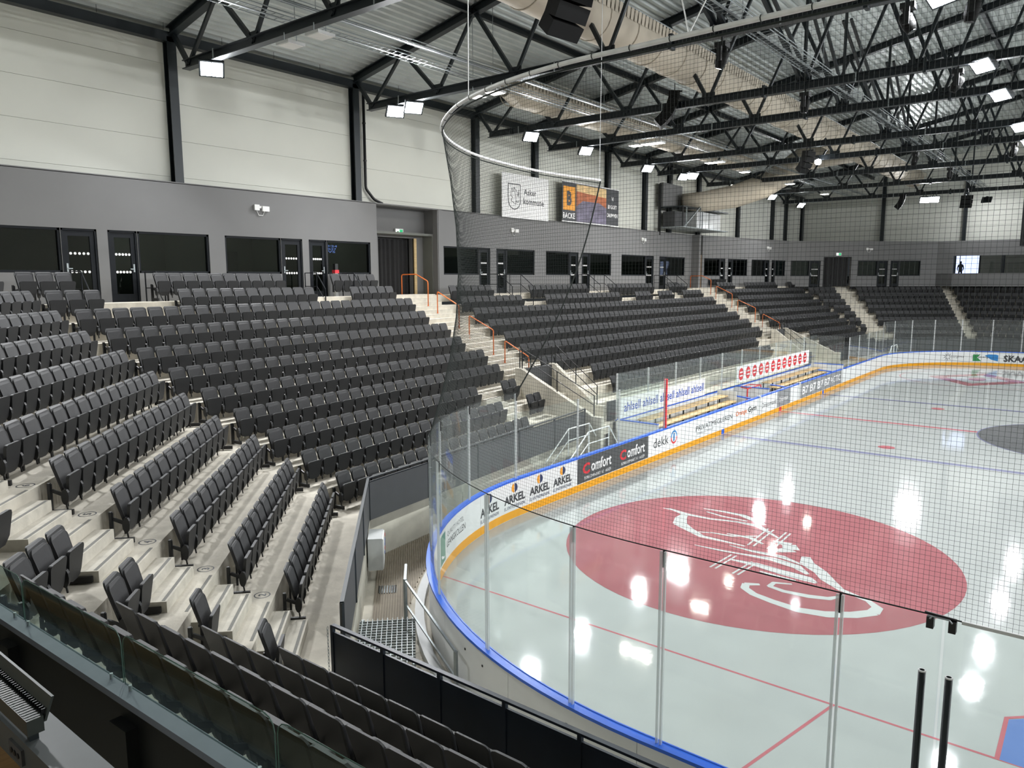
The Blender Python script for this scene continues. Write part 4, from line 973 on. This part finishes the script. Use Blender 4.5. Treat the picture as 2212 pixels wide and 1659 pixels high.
# ------------------------------------------------------------------ floodlights (each carries its own lamp)
def basis(aim):
    a = Vector(aim).normalized(); x = a.cross(Vector((0, 0, 1))).normalized(); y = x.cross(a).normalized(); return a, x, y
FL = [0]
def flood(X, y, z, aim, lab, visible=True, watts=None, size=.66):
    a, sx_, sy_ = basis(aim); c = Vector((X, y, z)); w, h = size/2, size*.36
    t = thing('floodlight', lab, 'floodlight', c, group='floodlights under the roof')
    MB().obox(c-a*.05, sx_*(w+.04), sy_*(h+.04), a*.045).build('housing', 'steel_dark', t)
    for j in range(2):
        for k in range(2): MB().obox(c+a*.002+sx_*w*(j-.5)+sy_*h*(k-.5), sx_*(w*.46), sy_*(h*.46), a*.004).build('lens', 'lamp_white', t)
    b = MB()
    for j in range(7): b.obox(c-a*.14+sx_*(w*(j/3-1)), sx_*.012, sy_*h, a*.05)
    b.build('fins', 'steel_dark', t)
    MB().bar(c-a*.1-sx_*w*1.1, Vector((X, y, ZB-.12)), .03, .04).build('bracket', 'steel_black', t); MB().bar(c-a*.1+sx_*w*1.1, Vector((X, y, ZB-.12)), .03, .04).build('bracket', 'steel_black', t)
    L = bpy.data.lights.new('flood_lamp', 'AREA'); L.shape = 'RECTANGLE'; L.size = size; L.size_y = size*.7; L.energy = watts or FLOOD_W; L.color = (.97, .985, 1.0); L.spread = R(150)
    lo_ = bpy.data.objects.new('flood_lamp', L); link(lo_, t); lo_.location = a*.03; lo_.rotation_euler = a.to_track_quat('-Z', 'Y').to_euler()
rows_ = [(-31.9, 22.9, 'added outside the frame to light corner seats'), (-24.3, 22.95, 'alone over the left white wall'), (-16.65, 22.9, 'left one of the pair right of drain pipe'), (-16.65, 21.9, 'right one of the pair right of drain pipe'), (-9.15, 21.95, 'above the white banner'), (-4.3, 22.1, 'above gap between banners'), (3.2, 22.6, 'above the dark banner'), (7.95, 22.6, 'left one of the pair left of duct elbow'), (7.95, 21.95, 'right one of the pair left of duct elbow'), (15.6, 22.4, 'behind the duct elbow'), (23.6, 22.4, 'left one right of duct elbow'), (32.0, 22.8, 'right one right of duct elbow')]  # first entry is an added, unseen floodlight that brightens the near corner stands
flood(36.5, 9.2, 13.0, (.75, -.1, -.6), 'lit floodlight washing the far end wall at the right', watts=55)
for X, y, w in rows_: flood(X, y, 13.08, (-.35, -.62, -.75), f'lit floodlight on wall side truss end, {w}', watts=NEAR_W if X < -14 else FLOOD_W)
for i, X in enumerate(TX[1:9]): flood(X, 4.3, 13.2, (-.55, .35, -.75), f'lit white floodlight above centre ice, {ORD[i]} truss from the near end', watts=CENTRE_W)
for i, X in enumerate(TX[1:9]): flood(X, -4.3, 13.2, (.1, .2, -1), f'lit white floodlight beyond centre ice, {ORD[i]} truss, outside the frame', watts=CENTRE_W)
for i, X in enumerate(TX[1:9]): flood(X, -22.2, 13.1, (.0, .9, -.42), f'lit white floodlight on the opposite truss end, {ORD[i]} truss, outside the frame', watts=OPP_W)
for i, (x, y) in enumerate(((31.5, 12.9), (31.5, 12.2))): flood(x, y, 12.85, (-.8, -.3, -.5), f'lit white floodlight pair before far end wall, {["left", "right"][i]} lamp')
BAY = [(-24.3, 18.9, 0), (-24.3, 17.6, 0), (-16.65, 18.75, 1), (-16.65, 17.9, 1), (-4.3, 19.25, 1), (-4.3, 18.6, 1), (-4.3, 18.05, 1), (3.2, 18.7, 1), (3.2, 18.2, 1), (7.95, 18.6, 1), (15.6, 18.4, 1), (23.6, 18.4, 1)]
for i, (X, y, on) in enumerate(BAY):
    t = thing('bay_light', f'flat square {"lit" if on else "unlit"} panel lamp under truss, {ORD[i]} from the near end', 'lamp', (X, y, 13.05), group='flat panel lamps')
    MB().box(X-.28, y-.28, 13.03, X+.28, y+.28, 13.1).build('housing', 'light_grey', t); MB().box(X-.24, y-.24, 13.02, X+.24, y+.24, 13.032).build('diffuser', 'bay_white' if on else 'white_plastic', t)
    for k in (-1, 1): MB().bar((X+k*.2, y, 13.1), (X+k*.2, y, 13.34), .02, .02).build('hanger', 'galv', t)
    if on:
        L = bpy.data.lights.new('bay_lamp', 'AREA'); L.shape = 'SQUARE'; L.size = .46; L.energy = BAY_W; L.color = (1, .95, .86)
        lo_ = bpy.data.objects.new('bay_lamp', L); link(lo_, t); lo_.location = (0, 0, -.04)
# ------------------------------------------------------------------ loudspeakers and moving heads
def array(lab, X, y, ztop, n, sc, face):
    t = thing('line_array_speaker', lab, 'loudspeaker', (X, y, ztop)); a0 = 0; p = Vector((0, 0, 0)); f0 = Vector(face).normalized(); sd = Vector((-f0.y, f0.x, 0))
    for i in range(n):
        tilt = R(6+11*i); f = f0*cos(tilt)-Vector((0, 0, 1))*sin(tilt); u = f0*sin(tilt)+Vector((0, 0, 1))*cos(tilt)
        c = p-u*.15*sc; w = .42*sc
        q = [c+sd*s*w*(1 if d > 0 else .72)+f*d*.22*sc+u*e*.145*sc for e in (-1, 1) for s, d in ((-1, 1), (1, 1), (1, -1), (-1, -1))]
        MB().hexa([q[0], q[1], q[2], q[3], q[4], q[5], q[6], q[7]]).build('cabinet', 'speaker', t).location = (0, 0, 0)
        p = p-u*.3*sc
    MB().bar((0, 0, .02), f0*.3+Vector((0, 0, .02)), .1, .05).build('frame', 'steel_black', t)
    for k in (-1, 1): MB().bar(sd*k*.2*sc+Vector((0, 0, .02)), sd*k*.1*sc+Vector((0, 0, max(.3, ZB-ztop))), .035, .035).build('strap', 'steel_black', t)
OFFL = OFF
def at_local():
    pass
_build = MB.build
def build_local(s, name, m, parent=None, smooth=False):
    o = mesh_obj(name, s.mesh(name, m, smooth), parent); OFF[o.name] = None; return o
MB.build = build_local
array('large black line array loudspeaker hanging at the top above the net pipe', -21.0, 11.75, 14.35, 4, 1.35, (-.15, -1, 0))
array('black line array loudspeaker hanging on straps above the net', -9.3, 14.75, 13.95, 5, .95, (.5, -1, 0))
array('black line array loudspeaker beside a glaring lamp over middle ice', 3.0, 13.3, 13.1, 4, .9, (-.2, -1, 0))
array('black line array loudspeaker left of the far floodlight pair', 28.5, 13.9, 13.1, 4, .95, (.2, -1, 0))
array('black line array loudspeaker before the far lit wall', 30, 9.8, 12.9, 3, 1.0, (-1, -.4, 0))
def head(lab, X, y, z, tilt):
    t = thing('moving_head_light', lab, 'stage light', (X, y, z))
    MB().box(-.16, -.16, .2, .16, .16, .34).build('base', 'steel_black', t)
    for k in (-1, 1): MB().box(k*.2-.035, -.07, -.18, k*.2+.035, .07, .22).build('yoke', 'steel_black', t)
    a = Vector((0, sin(tilt), -cos(tilt))); b = Vector((0, cos(tilt), sin(tilt))); c = Vector((0, 0, -.08))
    MB().tube([c-a*.22, c-a*.14, c+a*.1, c+a*.26], [.1, .16, .16, .11], 12).build('head', 'speaker', t, True)
    MB().tube([c+a*.255, c+a*.275], .1, 12).build('lens', 'screen', t)
    MB().bar((0, 0, .3), (0, 0, .5), .05, .05).build('clamp', 'steel_black', t)
for i, (X, y, z) in enumerate(((-16.65, 9.65, 12.82), (-16.65, 4.95, 12.84), (-16.65, 3.6, 12.84), (-9.15, 4.95, 12.86), (-9.15, 9.7, 12.86), (7.95, 9.3, 12.9), (15.6, 8.8, 12.9), (7.95, 4.9, 12.9))):
    head(['small black moving head lamp hanging right of the straps', 'black moving head lamp at the top left of the bright floodlight', 'black moving head lamp at the top right by the bright floodlight', 'black moving head lamp left of the second bright floodlight', 'black moving head lamp hanging from middle of third truss', 'small black moving head lamp over middle ice', 'small black moving head lamp over far ice', 'small black moving head lamp near the right frame edge'][i], X, y, z, R([20, -25, 10, 30, 8, 15, 0, 20][i]))
MB.build = _build
sl = thing('beam_spot_lamp', 'single glaring spot lamp beside the middle loudspeaker', 'lamp', (7.6, 14.3, 13.2)); MB().tube([(7.6, 14.3, 13.5), (7.6, 14.25, 13.2)], .14, 12).build('can', 'steel_black', sl); MB().tube([(7.6, 14.25, 13.2), (7.5, 14.1, 13.15)], .16, 12).build('lens', 'lamp_white', sl)

# ------------------------------------------------------------------ protective netting
nt = thing('safety_net', 'black square mesh safety net hanging from a curved white pipe above the glass', 'net', (-30, 4, GL_TOP))
ZN = 9.15
ctl = [(-29.95, -4.5), (-29.95, -1.5), (-29.95, 1.34), (-29.95, 2.64), (-29.93, 3.73), (-29.9, 4.8), (-29.85, 6.0), (-29.55, 7.3), (-28.95, 8.55), (-27.85, 9.85), (-26.5, 10.72), (-24.95, 11.25), (-22.65, 11.5), (-20.4, 11.25)]
def catmull(P, n=8):
    o = []; P = [Vector((*p, 0)) for p in P]
    for i in range(len(P)-1):
        a, b, c, d = P[max(i-1, 0)], P[i], P[i+1], P[min(i+2, len(P)-1)]
        for k in range(n):
            t = k/n; o.append(.5*((2*b)+(c-a)*t+(2*a-5*b+4*c-d)*t*t+(3*b-a-3*c+d)*t**3))
    return o+[P[-1]]
top = catmull(ctl); ln = [0]
for a, b in zip(top[:-1], top[1:]): ln.append(ln[-1]+(b-a).length)
def topat(x):
    x = max(0, min(ln[-1], x))
    lo_i = max(i for i in range(len(ln)) if ln[i] <= x); lo_i = min(lo_i, len(ln)-2)
    f = (x-ln[lo_i])/(ln[lo_i+1]-ln[lo_i]); return top[lo_i]*(1-f)+top[lo_i+1]*f
SB0, SB1 = -4.2, 17.95
NV, NH = int((SB1-SB0)/.045), 124
def netpt(sb, w):
    f = (sb-SB0)/(SB1-SB0)
    if sb < 4.5: tx = sb+4.5
    else: tx = 9.0+(sb-4.5)/(SB1-4.5)*(ln[-1]-9.0)
    a = topat(tx); b = path(sb, .055); k = .08+.30*max(0, min(1, (sb-5)/5)); g = sin(pi*w)*k
    inn = (Vector((-21.4, 3.0, 0))-b); inn.normalize()
    return a*w+b*(1-w)+inn*g+Vector((0, 0, (GL_TOP+.02)*(1-w)+ZN*w))
net = MB(); rt_ = .0014
def thin(pts, r=rt_):
    base = len(net.v); n = len(pts)
    for i, p in enumerate(pts):
        t = (pts[min(i+1, n-1)]-pts[max(i-1, 0)]).normalized(); ref = Vector((0, 0, 1)) if abs(t.z) < .8 else Vector((1, 0, 0)); x = t.cross(ref).normalized(); y = x.cross(t)
        for k in range(3): a = 2*pi*k/3+.5; net.v.append(tuple(p+x*r*cos(a)+y*r*sin(a)))
    for i in range(n-1):
        for k in range(3): net.f.append((base+3*i+k, base+3*i+(k+1) % 3, base+3*i+3+(k+1) % 3, base+3*i+3+k))
grid_s = [SB0+(SB1-SB0)*i/110 for i in range(111)]; cache = {}
for j in range(1, NH):
    w = j/NH; thin([netpt(s, w) for s in grid_s])
for i in range(NV+1):
    s = SB0+(SB1-SB0)*i/NV; thin([netpt(s, w/7) for w in range(8)])
tag(net.build('mesh', 'net_twine', nt), kind='stuff')
MB().tube([p+Vector((0, 0, ZN+.03)) for p in top], .03, 8).build('top_pipe', 'pipe_white', nt, True)
b = MB()
for i in range(0, int(ln[-1]/.5)): p = topat(i*.5); b.tube([p+Vector((.034*cos(a), .0, ZN+.03+.034*sin(a))) for a in [2*pi*k/8 for k in range(8)]], .006, 4, closed=True)
b.build('ties', 'net_twine', nt)
MB().tube([netpt(s, .0) for s in grid_s], .0075, 6).build('bottom_rope', 'net_twine', nt); MB().tube([netpt(s, .992) for s in grid_s], .012, 6).build('top_rope', 'net_twine', nt)
MB().tube([netpt(SB1, w/12) for w in range(13)], .02, 6).build('edge_rope', 'net_twine', nt)
for x, y in ((-20.45, 11.25), (-29.3, 7.95)):
    MB().tube([(x, y, ZN+.05), (x+.05, y, 15.3)], .008, 5).build('hanger_line', 'pipe_white', nt)

for k in (-1, 1): MB().tube([(-29.88, 4.3, ZN+.05), (-29.4, 4.3+k*.55, ZN+1.5)], .008, 5).build('hanger_line', 'pipe_white', nt)
# ------------------------------------------------------------------ banners and small wall fittings
YB = 24.95
bn = thing('white_banner', 'white cloth banner with shield emblem and black lettering', 'banner', (-5.6, YB, 9.75))
MB().box(-7.61, YB, 9.76, -3.6, YB+.02, 11.97).build('cloth', 'print_white', bn)
fB = lambda x, z: (x, YB-.004, z)
def frame2d(pts, w, m, parent, name):
    mb = MB(); n = len(pts)
    for i in range(n-1):
        a, b_ = Vector(pts[i]), Vector(pts[i+1]); d = (b_-a).normalized(); k = Vector((-d.y, d.x))*w/2
        mb.add([fB(*(a-k-d*w*.4)), fB(*(b_-k+d*w*.4)), fB(*(b_+k+d*w*.4)), fB(*(a+k-d*w*.4))], [(0, 1, 2, 3)])
    return mb.build(name, m, parent)
sh = [(-7.1, 11.45)]+[(-6.6+.5*cos(a), 10.65+.45*sin(a)) for a in [R(180+180*i/12) for i in range(13)]]+[(-6.1, 11.45), (-7.1, 11.45)]
frame2d(sh, .045, 'print_dark', bn, 'shield')
frame2d([(-6.62, 11.3), (-6.36, 11.05), (-6.3, 10.85), (-6.24, 11.2), (-6.2, 10.7), (-6.3, 10.55), (-6.42, 10.62), (-6.5, 10.45), (-6.88, 10.62), (-6.75, 10.8), (-6.9, 10.86), (-6.8, 11.25), (-6.72, 11.05), (-6.62, 11.3), (-6.5, 10.9), (-6.45, 10.5)], .03, 'print_dark', bn, 'emblem')
text('Asker', fB, -5.8, -4.72, 10.98, 11.28, 'print_dark', bn, bold=.012); text('kommune', fB, -5.84, -4.02, 10.5, 10.83, 'print_dark', bn, bold=.012)
bn = thing('dark_banner', 'dark banner with orange letter square and a sunset stadium picture', 'banner', (.8, YB, 9.85))
MB().box(-2.28, YB, 9.87, 3.87, YB+.02, 12.05).build('cloth', 'print_dark', bn)
flat([(-2.18, 10.5), (-.98, 10.5), (-.98, 11.8), (-2.18, 11.8)], fB, 'print_orange', bn, 'letter_square'); fB2 = lambda x, z: (x, YB-.008, z)
text('B', fB2, -1.82, -1.34, 10.75, 11.55, 'print_dark', bn, bold=.05); text('BACKE', fB2, -2.2, -1.0, 10.03, 10.35, 'print_white', bn, bold=.02)
flat([(-.85, 11.25), (2.4, 11.15), (2.4, 11.98), (-.85, 11.98)], fB, 'sunset_c', bn, 'picture'); flat([(-.85, 10.7), (2.4, 10.8), (2.4, 11.45), (-.85, 11.6)], fB2, 'sunset_a', bn, 'picture'); flat([(-.85, 9.92), (2.4, 9.92), (2.4, 10.85), (1.6, 11.1), (-.2, 11.1), (-.85, 10.75)], lambda x, z: (x, YB-.011, z), 'sunset_b', bn, 'picture')
for tt, z, a, b_ in (('VI', 11.35, 3.0, 3.25), ('BYGGET', 10.86, 2.6, 3.65), ('DRØMMEN', 10.36, 2.5, 3.75)): text(tt, fB2, a, b_, z, z+.24, 'print_white', bn, bold=.02)
MB().box(-2.3, YB-.01, 12.03, 3.89, YB+.03, 12.08).build('top_batten', 'print_white', bn); MB().box(-2.3, YB-.01, 9.84, 3.89, YB+.03, 9.89).build('bottom_batten', 'print_white', bn)
def elight(lab, F, s, z):
    t = thing('emergency_light', lab, 'lamp', F(s, 0, z))
    fb(F, s-.3, s-.1, -.08, 0, z-.08, z+.12).build('lamp_head', 'white_plastic', t); fb(F, s+.02, s+.3, -.09, 0, z-.1, z+.08).build('battery_box', 'white_plastic', t); fb(F, s-.1, s+.02, -.04, 0, z, z+.08).build('junction', 'white_plastic', t)
    MB().tube([F(s-.2, -.03, z-.08), F(s-.12, -.03, z-.25), F(s+.05, -.03, z-.25), F(s+.12, -.03, z-.1)], .012, 5).build('cable', 'white_plastic', t)
FR, _ = seg_frame((-15.87, YW+.9), (-12.1, YW+.9)); FM, _ = seg_frame((-34, YW), (14.9, YW)); FN, _ = seg_frame((15.69, 24.63), (28.8, 22.65)); FF, _ = seg_frame((28.8, 22.65), (38.2, 12.8))
elight('white twin emergency lamp on the grey wall above the left box windows', FM, 34-21.4, 9.2); elight('white twin emergency lamp under the white banner', FM, 34-6.5, 9.12); elight('white twin emergency lamp right of the dark banner', FM, 34+7.3, 9.2); elight('small white emergency lamp on the angled far wall', FN, 9.8, 9.15); elight('small white emergency lamp right of the far curtain', FF, 7.3, 9.15)
for lab, Fx, s, z in (('green and white exit sign above the near black curtain', FR, 2.05, 8.76), ('green and white exit sign above the far black curtain', FF, 4.5, 8.72)):
    t = thing('exit_sign', lab, 'sign', Fx(s, 0, z)); fb(Fx, s-.24, s+.24, -.1, -.01, z-.13, z+.13).build('body', 'white_plastic', t); fb(Fx, s-.2, s+.0, -.104, -.1, z-.09, z+.09).build('arrow_panel', 'exit_white', t); fb(Fx, s+.0, s+.2, -.104, -.1, z-.09, z+.09).build('figure_panel', 'exit_green', t)
    fx = lambda x, y, Fx=Fx: tuple(Fx(x, -.106, y)); flat([(s-.16, z+.02), (s-.08, z+.02), (s-.08, z+.06), (s-.03, z), (s-.08, z-.06), (s-.08, z-.02), (s-.16, z-.02)], fx, 'print_green', t, 'arrow')
sd_ = thing('sanitizer_stand', 'slim white dispenser stand with red and black top beside box door', 'dispenser', (-18.35, 24.75, ZC))
MB().box(-18.42, 24.7, ZC, -18.28, 24.82, ZC+.95).build('post', 'white_plastic', sd_); MB().box(-18.45, 24.66, ZC+.95, -18.25, 24.84, ZC+1.08).build('head', 'print_red', sd_); MB().box(-18.42, 24.68, ZC+1.08, -18.28, 24.82, ZC+1.32).build('bottle', 'steel_black', sd_)
MB().box(-18.5, 24.6, ZC, -18.2, 24.9, ZC+.02).build('foot', 'white_plastic', sd_)
# small black balustrades beside the box doors
def balus(lab, x, y0=24.9, y1=23.3, z0=ZC, z1=4.95, m='frame_dark'):
    t = thing('door_balustrade', lab, 'handrail', (x, y0, z0)); a, b_, c = (x, y0, z0+.95), (x, y0-.7, z0+.95), (x, y1, z0+.35)
    MB().tube([(x, y0, z0), a, b_, c, (x, y1, z1)], .022, 6).build('rail', m, t); MB().tube([(x, y0, z0+.45), (x, y0-.7, z0+.45), (x, y1, z0-.1)], .015, 6).build('mid_rail', m, t); MB().tube([(x, y0-.7, z0-.35), b_], .02, 6).build('post', m, t)
for i, x in enumerate((-28.15, -25.95, -19.85, -18.05, -9.0, -7.3, -.95, .75, 8.3, 10.2)): balus(f'thin dark balustrade by box door steps, {ORD[i]} from left', x, 24.7, 23.5 if i < 4 else 23.2)
for i, (x0, x1) in enumerate(((-28.0, -26.1), (-19.7, -18.2), (-8.9, -7.4), (-.85, .65), (8.4, 10.1))):
    t = thing('door_steps', f'pale concrete steps below box doors, {ORD[i]} group from left', 'steps', (x0, 23.8, 4.97))
    for j in range(4): MB().box(x0, 24.9-.28*(j+1)-.5, 4.9, x1, 24.9-.28*j-.5, ZC-.16*(j+1)+.1).build('step', 'step_concrete', t)
    MB().box(x0, 24.38, 4.9, x1, YW, ZC).build('landing', 'step_concrete', t)

# ------------------------------------------------------------------ team benches
for i, (x0, x1, lab) in enumerate(((-11.6, -3.6, 'pale wooden team bench with slatted seat behind the near side boards'), (2.0, 10.8, 'pale wooden team bench behind the far side boards'))):
    t = thing('team_bench', lab, 'bench', (x0, 14.3, -.02))
    for yy, z in ((13.98, .86), (14.2, .86)): MB().box(x0, yy, z, x1, yy+.2, z+.05).build('seat_plank', 'wood', t)
    for yy in (14.42, 14.64): MB().box(x0, yy, 1.08, x1, yy+.2, 1.13).build('rear_plank', 'wood', t)
    MB().box(x0, 14.05, .35, x1, 14.8, .4).build('foot_board', 'wood', t)
    n = 6
    for k in range(n+1):
        x = x0+.1+(x1-x0-.2)*k/n; MB().bar((x, 14.15, -.02), (x, 14.15, .86), .05, .05).build('leg', 'steel_dark', t); MB().bar((x, 14.78, -.02), (x, 14.78, 1.08), .05, .05).build('leg', 'steel_dark', t)
    MB().box(x1, 14.0, .3, x1+.04, 14.95, 1.35).build('end_panel', 'board_white', t)
bb = thing('bench_rear_boards', 'white boards with blue stripe and glass behind the team benches', 'barrier', (0, 15.05, -.02))
for k in range(10):
    x0 = -12.8+2.5*k; MB().box(x0+.01, 15.05, -.02, x0+2.49, 15.13, 1.25).build('board_panel', 'board_white', bb)
    MB().box(x0+.01, 15.03, 1.2, x0+2.49, 15.15, 1.25).build('cap_rail', 'cap_blue', bb)
    MB().box(x0+.02, 15.08, 1.26, x0+2.48, 15.092, 3.05).build('pane', 'glass_board', bb)
    MB().box(x0-.02, 15.06, 1.25, x0+.02, 15.12, 3.05).build('post', 'plexi_post', bb)
for x in (-12.8, -1.2, 11.9):
    MB().box(x-.03, 13.3, -.02, x+.03, 15.05, 1.25).build('side_board', 'board_white', bb); MB().box(x-.006, 13.3, 1.25, x+.006, 15.05, 3.05).build('side_pane', 'glass_board', bb); MB().box(x-.04, 13.3, 1.25, x+.04, 15.05, 1.29).build('side_cap', 'cap_blue', bb)
t = thing('blue_text_banner', 'white banner with blue repeated lettering behind the near bench', 'banner', (-8.9, 15.0, 1.3)); MB().box(-12.75, 15.0, 1.27, -4.95, 15.02, 2.05).build('cloth', 'print_white', t)
fb3 = lambda x, z: (x, 14.995, z)
for k in range(5): text('ahlsell', fb3, -12.4+1.5*k, -11.1+1.5*k, 1.5, 1.86, 'print_blue', t, bold=.01)
t = thing('red_logo_banner', 'white banner with a row of red round logos behind the far bench', 'banner', (4.6, 15.0, 1.3)); MB().box(-1.1, 15.0, 1.38, 10.5, 15.02, 2.22).build('cloth', 'print_white', t)
for k in range(12):
    cx = -.55+.93*k; e = flat(ringpts(cx, 1.8, .32, .32, 20), fb3, 'print_red', t, 'logo_disc'); flat([(cx-.2, 1.86), (cx+.2, 1.86), (cx+.2, 1.93), (cx-.2, 1.93)], lambda x, z: (x, 14.99, z), 'print_white', e, 'logo_bar'); flat([(cx-.2, 1.68), (cx+.2, 1.68), (cx+.2, 1.75), (cx-.2, 1.75)], lambda x, z: (x, 14.99, z), 'print_white', e, 'logo_bar')
# two goals parked between the benches
g = thing('hockey_goal', 'red framed hockey goal standing between the two benches', 'goal', (-.6, 14.4, -.02))
GP = lambda x, y, z: (-1.7+x, 14.2+y, z)
MB().tube(fillet([GP(0, 0, 0), GP(0, 0, 1.25), GP(1.83, 0, 1.25), GP(1.83, 0, 0)], .1), .035, 8).build('mouth_frame', 'goal_red', g, True)
MB().tube(fillet([GP(0, 0, .03), GP(.2, .75, .03), GP(1.63, .75, .03), GP(1.83, 0, .03)], .2), .03, 8).build('base_frame', 'goal_red', g, True)
MB().tube(fillet([GP(.05, 0, 1.25), GP(.3, .5, 1.25), GP(1.53, .5, 1.25), GP(1.78, 0, 1.25)], .2), .025, 8).build('top_frame', 'goal_red', g, True)
b = MB()
for k in range(15): x = .15+1.53*k/14; b.tube([GP(x, .5, 1.25), GP(x, .75, .03)], .006, 3)
for k in range(10): z = .1+1.1*k/9; y = .75-.25*(z/1.25); b.tube([GP(0.02, 0, z), GP(.25, y, z), GP(1.58, y, z), GP(1.81, 0, z)], .006, 3)
tag(b.build('netting', 'net_white', g), kind='stuff')

# ------------------------------------------------------------------ foreground: end stand parapet, glass, convector
PX = -35.5
pw = struct('wall_parapet')
PA, PB = Vector((-35.62, 10.5, 0)), Vector((-35.33, 1.0, 0)); dP = (PB-PA).normalized(); nP = Vector((dP.y, -dP.x, 0))
if nP.x > 0: nP = -nP      # towards the camera side
MB().prism([(p.x, p.y, 2.5) for p in (PA, PB, PB+nP*.12, PA+nP*.12)], (0, 0, 1.3)).build('wall_core', 'steel_black', pw)
for i in range(5): p = PA+dP*(1.1+1.9*i); MB().prism([(q.x, q.y, 2.5) for q in (p+nP*.12, p+dP*.22+nP*.12, p+dP*.22+nP*.2, p+nP*.2)], (0, 0, 1.18)).build('pilaster', 'steel_black', pw)
shoe = MB().prism([(p.x, p.y, 3.8) for p in (PA+nP*.03, PB+nP*.03, PB+nP*.15, PA+nP*.15)], (0, 0, .05)).build('rail_cap', 'rail_alu', pw)
gb = 0
cuts = [10.4, 9.1, 7.33, 5.69, 3.97, 2.3]
for i, (ya, yb) in enumerate(zip(cuts[:-1], cuts[1:])):
    f = lambda y: PA+dP*((PA.y-y)/(-dP.y))
    a, b_ = f(ya-.012), f(yb+.012); r_ = .09; L = (b_-a).length; h = .37
    pts = [(0, 0), (L, 0), (L, h-r_)]+[(L-r_+r_*cos(R(q)), h-r_+r_*sin(R(q))) for q in (30, 60, 90)]+[(r_+r_*cos(R(q)), h-r_+r_*sin(R(q))) for q in (90, 120, 150)]+[(0, h-r_)]
    t = thing('glass_balustrade', f'rounded clear glass balustrade sheet on the grey rail, {ORD[i]} from the far left', 'balustrade', (a.x, a.y, 3.85), group='glass balustrade panels')
    MB().prism([tuple(a+dP*x+nP*.034+Vector((0, 0, 3.85+z))) for x, z in pts], nP*.012).build('pane', 'glass_rail', t)
    ed = [a+dP*x+nP*.04+Vector((0, 0, 3.85+z)) for x, z in pts[2:]+[pts[0]]]
    MB().tube([ed[-1]]+ed[::-1][1:]+[a+dP*L+nP*.04+Vector((0, 0, 3.85))], .0035, 5).build('edge', 'glass_edge', t)
    for x in (.12, L-.12): MB().tube([a+dP*x+nP*.065+Vector((0, 0, 3.85)), a+dP*x+nP*.065+Vector((0, 0, 3.89))], .012, 8).build('stud', 'galv', t)
# box floor, plinth and convector at the lower left
tag(MB().box(-39, .5, 3.6, -36.0, 9, 3.72).build('floor_box', 'wood_floor'), kind='structure')
def CB(x0, y0, z0, x1, y1, z1, name, m, par): return MB().box(x0, y0, z0, x1, y1, z1).build(name, m, par)
pn = thing('floor_plinth', 'grey plinth ledge under the convector with a socket in its side', 'ledge', (-36.12, 5, 3.72))
CB(-36.245, 1.5, 3.72, -36.02, 9, 3.92, 'body', 'sill_grey', pn)
sk = CB(-36.262, 5.36, 3.77, -36.245, 5.56, 3.87, 'socket_plate', 'charcoal', pn)
for y in (5.41, 5.46, 5.51): MB().tube([(-36.262, y, 3.82), (-36.268, y, 3.82)], .018, 10).build('outlet', 'steel_black', sk)
cv = thing('convector', 'low dark grey convector heater with slotted top grille', 'heater', (-36.19, 5.3, 3.92))
CB(-36.24, 5.29, 3.975, -36.15, 9, 4.07, 'casing', 'radiator', cv)
MB().hexa([(-36.15, 5.29, 4.03), (-36.135, 5.29, 4.03), (-36.135, 9, 4.03), (-36.15, 9, 4.03), (-36.1, 5.29, 4.165), (-36.085, 5.29, 4.165), (-36.085, 9, 4.165), (-36.1, 9, 4.165)]).build('back_fin', 'radiator', cv)
b = MB()
for k in range(90): b.box(-36.152, 5.31+.032*k, 4.07, -36.12, 5.318+.032*k, 4.1)
tag(b.build('grille_slats', 'steel_black', cv), kind='stuff')
b = MB()
for k in range(90): b.box(-36.235, 5.31+.032*k, 4.07, -36.158, 5.322+.032*k, 4.073)
tag(b.build('top_slots', 'steel_dark', cv), kind='stuff')
for y in (5.33, 6.4, 7.8): CB(-36.22, y, 3.92, -36.17, y+.04, 3.98, 'foot', 'steel_dark', cv)

sb = thing('scoreboard', 'hanging black scoreboard cube at the right edge of the picture', 'scoreboard', (25, 3.4, 8.8))
MB().box(24.6, 1.4, 8.8, 25.2, 5.68, 12.1).build('case', 'steel_black', sb); MB().box(24.57, 1.6, 9.0, 24.6, 5.5, 11.9).build('display', 'screen', sb)
for y in (2, 5): MB().bar((24.9, y, 12.1), (24.9, y, zr(y)), .05, .05).build('hanger', 'steel_black', sb)
